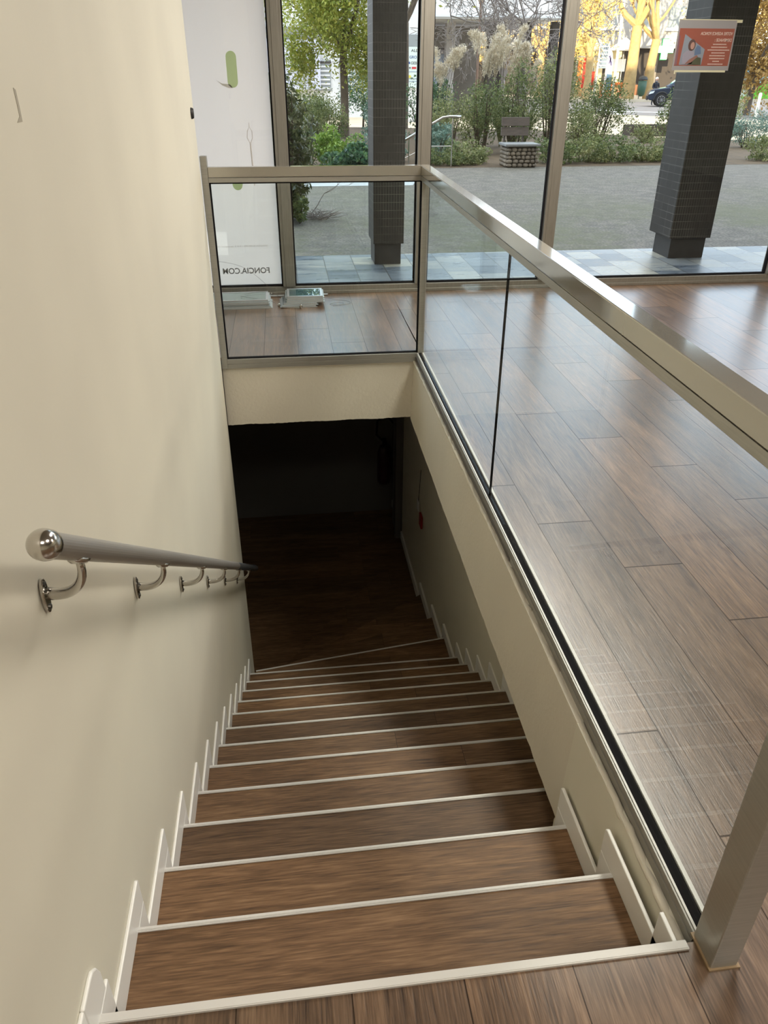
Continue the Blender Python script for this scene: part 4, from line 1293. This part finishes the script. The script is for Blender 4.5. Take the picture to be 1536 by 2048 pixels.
street_lamp(13.05, 36.0, -.15, 3.55, 1.1, 'street lamp among the golden trees right of the mullion')
def post(x, y, z0, h, label, w_=.06):
    t = thing('white_post', label, 'post', (x, y, z0), 'white street posts')
    MB().lathe([(w_, 0), (w_, h - .05), (w_ * .7, h)], (x, y, z0), 12).build('post_body', M_whitep, t)
    return t
post(17.8, 35.2, -.21, .95, 'white post left of the notice column by the street')
post(18.55, 29.8, -.1, .98, 'white post right of the notice column')
post(20.3, 29.0, -.1, .98, 'white post at the right edge of the picture')

sg = thing('sign_pole', 'tall white pole with an open frame decoration among golden trees', 'pole', (25.7, 62, -.06))
mb = MB(); mb.tube([(25.7, 62, -.06), (25.62, 62, 8.5)], .09, 10); mb.build('pole', M_whitep, sg)
mb = MB()
fx0, fx1, fz0, fz1 = 24.7, 25.5, 4.55, 7.6
for a, b in (((fx0, fz0), (fx1, fz0)), ((fx0, fz1), (fx1, fz1)), ((fx0, fz0), (fx0, fz1)), ((fx1, fz0), (fx1, fz1))): mb.tube([(a[0], 61.9, a[1]), (b[0], 61.9, b[1])], .045, 6)
mb.tube([(25.1 + .33 * math.cos(PI * k / 12 + PI / 2), 61.9, 5.9 + 1.2 * math.sin(PI * k / 12 + PI / 2)) for k in range(13)], .03, 6)
mb.tube([(24.8, 61.9, 4.6), (25.4, 61.9, 6.3)], .03, 6); mb.tube([(25.4, 61.9, 4.6), (24.8, 61.9, 6.3)], .03, 6)
mb.build('frame_decoration', M_whitep, sg)
fp = thing('sign_board', 'upright grey direction sign board on posts in front of the cafe', 'sign', (24.5, 62, -.06))
MB().box((24.25, 61.95, 1.9), (24.95, 62.05, 3.5)).build('board', mat('sign_grey_blue', (112, 124, 140), .6), fp)
mb = MB(); mb.box((24.22, 61.93, -.06), (24.30, 62.06, 3.6)); mb.box((24.9, 61.93, -.06), (24.98, 62.06, 3.6)); mb.build('posts', M_whitep, fp)
mb = MB()
for k in range(6): mb.box((24.34, 61.93, 2.05 + k * .24), (24.86, 61.945, 2.12 + k * .24))
mb.build('lines', M_whitep, fp)
bf_ = thing('feather_flag', 'white feather flag with a dark emblem beside the sign board', 'flag', (25.25, 62.4, -.06))
mb = MB(); mb.prism([(25.2, 1.0), (25.08, 2.2), (25.05, 3.0), (25.2, 3.2), (25.42, 2.95), (25.55, 2.4), (25.6, 1.2)], 62.4, 62.43, 'XZ'); mb.build('flag_cloth', mat('flag_white', (226, 222, 228), .8), bf_)
mb = MB(); mb.prism([(25.2, 2.7), (25.3, 2.75), (25.5, 2.1), (25.42, 2.05)], 62.37, 62.395, 'XZ'); mb.prism([(25.22, 2.2), (25.3, 2.2), (25.38, 2.6), (25.32, 2.62)], 62.37, 62.395, 'XZ'); mb.build('emblem', mat('flag_violet', (70, 62, 110), .8), bf_)
mb = MB(); mb.prism([(25.2, .5), (25.2, 1.55), (25.6, 1.5), (25.62, .5)], 62.36, 62.39, 'XZ'); mb.build('lower_cloth', mat('flag_blue', (96, 128, 160), .8), bf_)
mb = MB(); mb.tube([(25.18, 62.42, -.06), (25.10, 62.42, 3.2)], .025, 6); mb.build('mast', M_pole, bf_)

M_orange = mat('orange_awning', (226, 110, 44), .7); M_redc = mat('red_cloth', (190, 50, 36), .7)
ob = thing('orange_banner', 'orange and red hanging banners left of the sign board', 'banner', (23.6, 63, 0))
for k, (xa, za, zb, m) in enumerate([(23.1, 1.0, 2.4, M_orange), (23.5, .6, 2.6, M_redc), (23.85, .9, 2.3, M_orange), (24.2, .5, 1.7, M_redc)]):
    MB().box((xa, 63, za), (xa + .28, 63.03, zb)).build('cloth', m, ob)
MB().box((22.9, 63.0, 2.62), (24.6, 63.06, 2.7)).build('crossbar', M_pole, ob)
for x in (22.92, 24.52): MB().box((x, 63.0, -.06), (x + .06, 63.06, 2.61)).build('upright', M_pole, ob)
cf = thing('cafe_fence', 'orange slatted cafe terrace fence beside the trunk of a golden tree', 'fence', (26.3, 64, -.06))
mb = MB(); mb.box((25.4, 64, .75), (27.4, 64.08, .98))
mb.build('top_board', M_orange, cf)
mb = MB()
for k in range(14): mb.box((25.45 + k * .14, 64.01, -.06), (25.52 + k * .14, 64.06, .75))
mb.build('slats', M_orange, cf)
bn = thing('street_bin', 'green street litter bin hanging between two tree trunks', 'bin', (26.9, 59.6, -.06))
mb = MB(); mb.lathe([(.10, .0), (.24, .12), (.30, .5), (.31, 1.0)], (26.9, 59.6, .12), 18); mb.build('body', mat('bin_green', (44, 76, 60), .5), bn, smooth=True)
mb = MB(); mb.lathe([(.33, 0), (.33, .08), (.26, .22), (.08, .28)], (26.9, 59.6, 1.15), 18); mb.build('hood', mat('bin_dark', (40, 44, 46), .5), bn, smooth=True)
mb = MB(); mb.tube([(26.9, 59.93, -.06), (26.9, 59.93, 1.3)], .04, 8); mb.build('bin_post', M_pole, bn)

# ---- dark blue suv (front to the left)
CARX, CARY, CZ = 22.62, 49.0, -.21
ct = thing('car', 'dark blue sport utility car parked facing left, partly behind the column', 'car', (CARX + 2.2, CARY + .9, CZ))
M_cpaint = mat('dark_blue_paint', (44, 54, 72), .22, .3); M_cwin = mat('car_window', (92, 124, 160), .08); M_tyre = mat('tyre', (30, 28, 28), .8); M_plast = mat('dark_cladding', (38, 38, 40), .6)
body = [(0.02, .42), (.0, .62), (.06, .80), (.22, .90), (1.15, 1.02), (4.25, 1.05), (4.38, .95), (4.42, .5), (4.35, .36), (.12, .34)]
MB().prism([(CARX + a, CZ + b * 1.03) for a, b in body], CARY + .02, CARY + 1.80, 'XZ').build('body', M_cpaint, ct, bevel=.06, smooth=False)
roof = [(1.05, 1.045), (1.62, 1.42), (2.0, 1.56), (3.5, 1.58), (4.05, 1.42), (4.28, 1.075)]
cab = MB()
n = len(roof)
vs = [(CARX + a, CARY + .10 + .14 * max(0, (b - 1.04)) / .5, CZ + b) for a, b in roof] + [(CARX + a, CARY + 1.72 - .14 * max(0, (b - 1.04)) / .5, CZ + b) for a, b in roof]
cab.add(vs, [tuple(range(n)), tuple(range(2 * n - 1, n - 1, -1))] + [(i, (i + 1) % n, (i + 1) % n + n, i + n) for i in range(n)])
cab.build('cabin', M_cpaint, ct, bevel=.03)
for (pts) in ([(1.32, 1.09), (1.72, 1.43), (2.28, 1.49), (2.32, 1.09)], [(2.40, 1.09), (2.38, 1.49), (3.3, 1.49), (3.35, 1.09)], [(3.43, 1.09), (3.40, 1.48), (3.85, 1.38), (4.02, 1.09)]):
    mb = MB()
    f_ = [(CARX + a, CARY + .093 + .14 * max(0, (b - 1.04)) / .5, CZ + b) for a, b in pts]; b_ = [(p[0], p[1] + .02, p[2]) for p in f_]
    k = len(f_)
    mb.add(f_ + b_, [tuple(range(k)), tuple(range(2 * k - 1, k - 1, -1))] + [(i, (i + 1) % k, (i + 1) % k + k, i + k) for i in range(k)])
    mb.build('side_window', M_cwin, ct)
mb = MB(); mb.add([(CARX + 1.08, CARY + .2, CZ + 1.075), (CARX + 1.08, CARY + 1.6, CZ + 1.075), (CARX + 1.58, CARY + 1.52, CZ + 1.415), (CARX + 1.58, CARY + .28, CZ + 1.415),
                   (CARX + 1.05, CARY + .2, CZ + 1.085), (CARX + 1.05, CARY + 1.6, CZ + 1.085), (CARX + 1.55, CARY + 1.52, CZ + 1.43), (CARX + 1.55, CARY + .28, CZ + 1.43)],
                  [(0, 1, 2, 3), (4, 7, 6, 5), (0, 4, 5, 1), (1, 5, 6, 2), (2, 6, 7, 3), (3, 7, 4, 0)]); mb.build('windscreen', M_cwin, ct)
for x in (.80, 3.52):
    for yy, sgn in ((CARY - .02, 1), (CARY + 1.62, 1)):
        mb = MB(); mb.lathe([(.05, 0), (.24, 0), (.345, .02), (.36, .06), (.36, .19), (.30, .21), (.05, .21)], (CARX + x, yy, CZ + .36), 28, 'Y'); wh = mb.build('wheel', M_tyre, ct, smooth=False)
        if yy < CARY + .5:
            mb = MB(); mb.lathe([(.02, -.012), (.06, -.014), (.06, -.002)], (CARX + x, yy, CZ + .36), 14, 'Y')
            for k in range(10):
                a = 2 * PI * k / 10
                mb.tube([(CARX + x, yy - .006, CZ + .36), (CARX + x + .22 * math.cos(a), yy - .004, CZ + .36 + .22 * math.sin(a))], .014, 5)
            mb.tube([(CARX + x + .225 * math.cos(2 * PI * k / 24), yy - .004, CZ + .36 + .225 * math.sin(2 * PI * k / 24)) for k in range(25)], .014, 5)
            mb.build('rim', mat('alloy', (132, 130, 130), .4, .8) if 'alloy' not in bpy.data.materials else bpy.data.materials['alloy'], wh)
    mb = MB(); mb.tube([(CARX + x + .43 * math.cos(PI * k / 12), CARY - .005, CZ + .36 + .43 * math.sin(PI * k / 12)) for k in range(13)], .045, 6); mb.build('wheel_arch', M_plast, ct)
mb = MB(); mb.prism([(CARX + .03, CZ + .66), (CARX + .09, CZ + .80), (CARX + .36, CZ + .86), (CARX + .30, CZ + .74)], CARY - .01, CARY + .25, 'XZ'); mb.build('headlight', mat('headlight', (220, 226, 228), .1), ct)
mb = MB(); mb.box((CARX - .03, CARY + .3, CZ + .35), (CARX + .04, CARY + 1.5, CZ + .58)); mb.build('bumper', M_plast, ct, bevel=.02)
mb = MB(); mb.ball((CARX + 1.38, CARY - .06, CZ + 1.10), 1, 10, 8, (.09, .10, .07)); mb.build('mirror', M_plast, ct, smooth=True)
mb = MB(); mb.box((CARX + 1.24, CARY + .005, CZ + .36), (CARX + 3.05, CARY + .03, CZ + .46)); mb.build('sill_cladding', M_plast, ct)

ct.location = (25.1, 49.1, CZ)
ct.rotation_euler.z = -0.36

# ---- person behind the car
def person():
    t = thing('person', 'person with white hair in a dark jacket standing behind the dark car', 'person', (24.3, 51.6, CZ))
    bx, by, bz, S = 24.3, 51.6, CZ, 1.55
    J = {'pel': (0, 0, .53), 'bel': (0, 0, .60), 'che': (0, -.005, .72), 'nck': (0, -.008, .835), 'nc2': (0, -.012, .875),
         'shl': (-.10, -.005, .80), 'shr': (.10, -.005, .80), 'ell': (-.135, -.02, .64), 'elr': (.135, -.02, .64), 'hal': (-.045, -.12, .58), 'har': (.035, -.125, .575),
         'hpl': (-.052, 0, .50), 'hpr': (.052, 0, .50), 'knl': (-.06, -.01, .28), 'knr': (.055, -.012, .28), 'anl': (-.06, .01, .045), 'anr': (.058, .01, .045), 'tol': (-.068, -.07, .02), 'tor': (.066, -.07, .02)}
    Rd = {'pel': .085, 'bel': .082, 'che': .088, 'nck': .04, 'nc2': .032, 'shl': .042, 'shr': .042, 'ell': .031, 'elr': .031, 'hal': .022, 'har': .022, 'hpl': .058, 'hpr': .058, 'knl': .038, 'knr': .038, 'anl': .026, 'anr': .026, 'tol': .02, 'tor': .02}
    E_ = [('pel', 'bel'), ('bel', 'che'), ('che', 'nck'), ('nck', 'nc2'), ('che', 'shl'), ('che', 'shr'), ('shl', 'ell'), ('shr', 'elr'), ('ell', 'hal'), ('elr', 'har'), ('pel', 'hpl'), ('pel', 'hpr'), ('hpl', 'knl'), ('hpr', 'knr'), ('knl', 'anl'), ('knr', 'anr'), ('anl', 'tol'), ('anr', 'tor')]
    keys = list(J)
    me = bpy.data.meshes.new('body')
    me.from_pydata([tuple(c * S for c in J[k]) for k in keys], [(keys.index(a), keys.index(b)) for a, b in E_], [])
    o = bpy.data.objects.new('body', me); COL.objects.link(o); o.parent = t
    md = o.modifiers.new('skin', 'SKIN')
    for i, k in enumerate(keys):
        r_ = Rd[k] * S
        me.skin_vertices[0].data[i].radius = (r_, r_ * (.72 if k in ('pel', 'bel', 'che') else 1))
        me.skin_vertices[0].data[i].use_root = (k == 'pel')
    o.modifiers.new('sub', 'SUBSURF').levels = 2; o.modifiers['sub'].render_levels = 2
    me.materials.append(mat('dark_jacket', (40, 42, 52), .8))
    M_skin = mat('skin_tone', (206, 160, 138), .6)
    hd_ = MB(); hc = (bx, by - .03, bz + .935 * S)
    hd_.ball(hc, 1, 16, 12, (.075, .09, .105)); hd_.ball((bx, hc[1] - .09, hc[2] - .005), 1, 8, 6, (.014, .02, .022))
    for s_ in (-1, 1): hd_.ball((bx + s_ * .076, hc[1] + .005, hc[2]), 1, 8, 6, (.012, .022, .03))
    h_ = hd_.build('head', M_skin, t, smooth=True)
    ey = MB()
    for s_ in (-1, 1): ey.ball((bx + s_ * .028, hc[1] - .083, hc[2] + .015), 1, 8, 6, (.010, .008, .007))
    ey.box((bx - .022, hc[1] - .087, hc[2] - .045), (bx + .022, hc[1] - .078, hc[2] - .038)); ey.build('eyes_and_mouth', mat('dark_features', (70, 44, 40), .6), h_)
    hr_ = MB(); hr_.ball((bx, hc[1] + .025, hc[2] + .035), 1, 16, 10, (.095, .10, .10)); hr_.build('hair', mat('white_hair', (234, 228, 214), .8), t, smooth=True)
    M_sh = mat('grey_scarf', (120, 118, 122), .8)
    MB().lathe([(.075, 0), (.085, .03), (.06, .07)], (bx, by - .015, bz + .84 * S), 14).build('scarf', M_sh, t, smooth=True)
    for s_ in (-1, 1):
        hb = MB(); c = Vector((bx + (-.045 if s_ < 0 else .035) * S, by - .145 * S, bz + .578 * S))
        hb.ball(tuple(c), 1, 8, 6, (.032, .04, .018))
        for k in range(4):
            hb.tube([c + Vector((-.022 + .0145 * k, -.03, 0)), c + Vector((-.024 + .0155 * k, -.065 - .008 * (k in (1, 2)), -.006)), c + Vector((-.024 + .0155 * k, -.085 - .01 * (k in (1, 2)), -.022))], [.008, .0075, .006], 6)
        hb.tube([c + Vector((-s_ * .028, -.005, .0)), c + Vector((-s_ * .045, -.03, .004)), c + Vector((-s_ * .04, -.055, .0))], [.010, .009, .007], 6)
        hb.build('hand', M_skin, t, smooth=True)
person()

# ---- golden trees beyond the street
gold = [((26.4, 60.8, -.06), 11.5, .42, 91, 'thick golden-lit plane tree trunk left of the street bin', M_barkl, 2400, .40),
        ((27.9, 60.6, -.06), 10.5, .34, 92, 'forked golden-lit plane tree right of the street bin', M_barkl, 1600, .36),
        ((22.3, 58.6, -.06), 10.0, .26, 93, 'golden tree behind the street lamp', M_barkl, 3200, .26),
        ((19.4, 60.5, -.06), 10.5, .28, 94, 'golden tree just right of the right mullion', M_barkl, 3200, .26),
        ((24.6, 66.5, -.06), 11.0, .30, 95, 'golden tree behind the sign board', M_barkl, 3200, .3),
        ((14.8, 62.0, -.06), 10.0, .28, 96, 'golden tree seen through the undercroft, right one', M_barkl, 3200, .22),
        ((11.9, 60.0, -.06), 10.0, .28, 97, 'golden tree seen through the undercroft, left one', M_barkl, 3200, .22),
        ((32.6, 61.0, -.06), 11.0, .34, 98, 'white-barked lit tree against the left side of the notice', M_barkw, 2500, .5)]
for b, h, r, sd_, lb, bk, nl, tk in gold:
    tree('plane_tree' if nl < 3000 else 'autumn_tree', lb, b, h, r, sd_, depth=4, bark=bk, leaf=L_gold, nleaf=nl, crown=None if nl < 3000 else [((0, 0, 4.6), (2.6, 2.2, 2.9), 1700)], minr=.022, lsize=.17, lspread=.5, trunk=tk, spread=.42, group='golden trees beyond the street', upw=.18)
tree('rust_tree', 'brown-gold leafy tree filling the space right of the notice column', (22.6, 37.5, -.21), 7.5, .17, 99, depth=4, leaf=L_rust, nleaf=15000, lsize=.17, lspread=.42, trunk=.22, spread=.66, droop=.5, crown=[((.5, 0, 3.0), (2.4, 2, 2.2), 9000)])
tree('far_right_tree', 'golden tree farther off at the right edge behind the mural fence', (37.5, 64, -.06), 10, .25, 100, depth=4, leaf=L_gold, nleaf=6000, lsize=.28, lspread=.6, trunk=.3, spread=.6)

# ---- mural fence at the right
M_mural = mat('painted_mural', (150, 196, 204), .8)
g = G(M_mural)
fn = g.noise(g.pos(), .9, 3, .5, 1.0)
g.l(g.ramp(fn, [(.30, (120, 184, 206)), (.44, (168, 208, 214)), (.50, (214, 200, 180)), (.55, (176, 96, 78)), (.62, (150, 190, 150))]), g.b.inputs['Base Color'])
mf = thing('mural_fence', 'painted street hoarding with light blue, red and a green wedge', 'fence', (36, 60, -.06))
MB().box((30.5, 60.0, .55), (41.0, 60.12, 1.75)).build('painted_panel', M_mural, mf)
MB().box((30.5, 59.9, -.06), (41.0, 60.14, .545)).build('pale_base', mat('pale_base', (198, 212, 214), .8), mf)
MB().prism([(34.9, -.02), (37.6, -.02), (37.6, 1.5), (36.6, 1.0)], 59.84, 59.89, 'XZ').build('green_wedge', mat('vivid_green', (84, 180, 40), .8), mf)
MB().box((34.9, 59.86, 1.0), (38, 59.98, 2.15)).build('blue_panel', mat('sky_blue_panel', (140, 194, 208), .8), mf)
MB().prism([(35.6, 1.2), (36.2, 1.3), (36.9, 1.9), (36.5, 2.0), (35.7, 1.75)], 59.80, 59.85, 'XZ').build('orange_figure', mat('mural_orange', (184, 122, 74), .8), mf)

# ---- building with the dark undercroft (middle distance)
M_bwhite = noisy('white_facade', (232, 232, 234), (220, 220, 222), .6, .8)
M_gwall = noisy('grey_panel_wall', (156, 152, 150), (140, 136, 134), 1.5, .8)
M_dark = mat('dark_pillar', (62, 58, 58), .8)
bd_ = thing('undercroft_building', 'white slab building on dark pillars over a grey undercroft', 'building', (8.4, 36, -.1))
MB().box((5.4, 33.0, 3.34), (11.78, 44, 5.6)).build('white_band', M_bwhite, bd_)
MB().box((5.38, 32.9, 3.26), (11.8, 33.2, 3.335)).build('edge_profile', mat('edge_profile_metal', (150, 146, 140), .6), bd_)
MB().box((5.6, 37.5, -.1), (9.3, 37.8, 3.25)).build('back_wall', M_gwall, bd_)
for x, y, w_ in ((9.05, 34.5, .42), (9.75, 36, .4), (10.3, 34.0, .38), (11.35, 33.4, .28), (7.3, 34.4, .35), (12.0, 40, .4)):
    MB().box((x, y, -.1), (x + w_, y + .4, 3.25 if x < 11.9 else 3.3)).build('pillar', M_dark if x > 8 else M_gwall, bd_)
gd = MB().box((6.0, 34.9, -.1), (7.45, 35.0, 2.15)).build('garage_door', mat('blue_grey_door', (138, 148, 166), .6), bd_)
MB().box((5.9, 34.85, 2.16), (7.55, 35.02, 2.4)).build('garage_lintel', mat('lintel', (150, 146, 150), .7), gd)
MB().box((5.9, 34.82, 2.32), (7.55, 34.845, 2.36)).build('lintel_line', M_dark, gd)
MB().box((5.62, 35.0, -.1), (5.9, 35.3, 3.25)).build('wall_end', M_bwhite, bd_)

wb = thing('white_building', 'white low building with shutters and a pale sign behind the yellow-green tree', 'building', (2.2, 34, -.1))
M_lilac = noisy('pale_lilac_panel', (214, 214, 232), (196, 198, 216), 1.2, .7)
MB().box((-8, 34.0, -.1), (5.35, 44, 4.6)).build('wall', M_bwhite, wb)
MB().box((-8, 33.9, 2.62), (3.1, 33.99, 3.0)).build('grey_band', mat('band_grey', (140, 138, 140), .7), wb)
pn = MB().box((-.5, 33.7, .9), (2.15, 33.8, 2.58)).build('lilac_panel', M_lilac, wb)
mb = MB()
for k in range(7): mb.box((-.3, 33.68, 1.05 + k * .2), (1.9 - .15 * (k % 3), 33.695, 1.13 + k * .2))
mb.build('faded_lines', mat('faded_print', (190, 190, 206), .7), pn)
for x, z in ((1.95, .85), (2.95, .85), (2.0, 3.15), (3.2, 3.15)):
    w_ = MB().box((x, 33.93, z), (x + .62, 33.99, z + .95)).build('window', mat('window_grey', (150, 156, 160), .3) if 'window_grey' not in bpy.data.materials else bpy.data.materials['window_grey'], wb)
    mb = MB()
    for k in range(6): mb.box((x + .03, 33.90, z + .06 + k * .15), (x + .59, 33.925, z + .12 + k * .15))
    mb.build('shutter_slats', M_bwhite, w_)
    MB().box((x - .03, 33.90, z + .95), (x + .65, 33.99, z + 1.02)).build('lintel', M_dark, w_)

# wall with the list of names
nb = thing('name_board_wall', 'white wall end with a list of company names in blue, grey and red', 'sign', (5.3, 30.2, -.1))
MB().box((4.85, 30.2, -.1), (5.75, 30.5, 3.24)).build('wall_end', M_bwhite, nb)
MB().box((5.05, 30.17, 2.30), (5.6, 30.195, 2.64)).build('window', bpy.data.materials['window_grey'], nb)
bo = MB().box((5.04, 30.15, 1.0), (5.62, 30.195, 2.27)).build('board', mat('board_pale_green', (214, 226, 224), .6), nb)
M_tb = mat('blue_lettering', (60, 92, 150), .6); M_tg = mat('grey_lettering', (84, 90, 96), .6); M_tr = mat('red_lettering', (196, 50, 60), .6)
for tx, z, h, m, wd, xo in (('ALL', 2.12, .085, M_tg, .24, 5.20), ('GRO', 1.92, .085, M_tb, .26, 5.15), ('GEB', 1.74, .085, M_tg, .22, 5.20)):
    text_obj(tx, 'board_lettering', m, bo, (xo, 30.148, z), h, right=(1, 0, 0), width=wd, bold=.02)
MB().box((5.12, 30.14, 1.75), (5.17, 30.148, 1.82)).build('blue_square', M_tb, bo)
MB().box((5.24, 30.14, 1.60), (5.40, 30.148, 1.66)).build('red_mark', M_tr, bo)
MB().lathe([(.03, 0), (.03, .008)], (5.17, 30.14, 1.63), 12, 'Y').build('dark_dot', M_tg, bo)
MB().lathe([(.05, 0), (.05, .008)], (5.17, 30.14, 1.36), 14, 'Y').build('yellow_dot', mat('yellow_dot', (220, 206, 90), .6), bo)
for z in (1.50, 1.28, 1.20): MB().box((5.14, 30.142, z), (5.5, 30.149, z + .025)).build('faded_line', mat('faded_blue', (150, 166, 186), .7) if 'faded_blue' not in bpy.data.materials else bpy.data.materials['faded_blue'], bo)

# ---- far building with shops
fb = thing('shop_building', 'grey concrete building with dark shopfronts beyond the golden trees', 'building', (30, 72, -.06))
M_conc = noisy('grey_concrete', (176, 172, 170), (158, 156, 156), .5, .85)
MB().box((14, 72.0, 3.5), (36.5, 80, 11.5)).build('upper_wall', M_conc, fb)
MB().box((14, 73.2, -.06), (36.5, 79.9, 3.49)).build('shop_recess', mat('shop_dark', (58, 50, 46), .6), fb)
M_shopw = mat('shop_cream', (226, 208, 160), .6)
for x, w_, m in ((24.6, 1.2, M_shopw), (27.3, 1.6, M_shopw), (29.6, .9, M_shopw), (31.6, .5, mat('pillar_grey', (120, 112, 106), .8)), (33.4, .5, bpy.data.materials['pillar_grey'] if 'pillar_grey' in bpy.data.materials else M_conc)):
    MB().box((x, 73.0, -.06), (x + w_, 73.19, 3.4)).build('shopfront', m, fb)
MB().box((29.6, 72.9, 1.75), (30.9, 72.98, 2.7)).build('lit_sign', mat('white_sign', (250, 248, 240), .6), fb)
MB().box((31.2, 72.8, -.06), (34.0, 72.98, .75)).build('brown_bench_wall', mat('brown_panel', (120, 78, 52), .7), fb)
for i in range(7):
    for k in range(2):
        x = 15.2 + i * 3.1; z = 5.0 + k * 3.0
        w_ = MB().box((x, 71.93, z), (x + 1.7, 71.99, z + 1.5)).build('window', bpy.data.materials['window_grey'], fb)
        MB().box((x - .15, 71.80, z - .25), (x + 1.85, 71.99, z - .01)).build('window_ledge', M_bwhite, w_)
aw = thing('awning', 'pair of white lit parasols over the cafe terrace', 'awning', (27.6, 68, 0))
for x in (26.2, 28.6):
    mb = MB(); mb.lathe([(1.25, 0), (1.25, .1), (.05, .9)], (x, 68, 3.2), 8); mb.build('canopy', mat('parasol_white', (244, 240, 232), .8) if 'parasol_white' not in bpy.data.materials else bpy.data.materials['parasol_white'], aw)
    mb = MB(); mb.tube([(x, 68, -.06), (x, 68, 3.3)], .04, 8); mb.build('mast', M_pole, aw)
gc = thing('pharmacy_cross', 'lit green and white pharmacy cross on the shop building', 'sign', (32.6, 69.5, 2.5))
cx_, cz_ = 32.75, 3.35
mb = MB(); a, b = .24, .72
mb.prism([(cx_ - a, cz_ - b), (cx_ + a, cz_ - b), (cx_ + a, cz_ - a), (cx_ + b, cz_ - a), (cx_ + b, cz_ + a), (cx_ + a, cz_ + a), (cx_ + a, cz_ + b), (cx_ - a, cz_ + b), (cx_ - a, cz_ + a), (cx_ - b, cz_ + a), (cx_ - b, cz_ - a), (cx_ - a, cz_ - a)], 69.4, 69.55, 'XZ')
mb.build('lit_cross', emis('cross_light', (190, 255, 214), 1.6), gc)
mb = MB(); a, b = .28, .77
mb.prism([(cx_ - a, cz_ - b), (cx_ + a, cz_ - b), (cx_ + a, cz_ - a), (cx_ + b, cz_ - a), (cx_ + b, cz_ + a), (cx_ + a, cz_ + a), (cx_ + a, cz_ + b), (cx_ - a, cz_ + b), (cx_ - a, cz_ + a), (cx_ - b, cz_ + a), (cx_ - b, cz_ - a), (cx_ - a, cz_ - a)], 69.56, 69.7, 'XZ')
mb.build('cross_housing', mat('cross_green', (30, 120, 70), .6), gc)
MB().box((32.7, 69.7, 3.3), (32.8, 72.0, 3.4)).build('bracket', M_pole, gc)
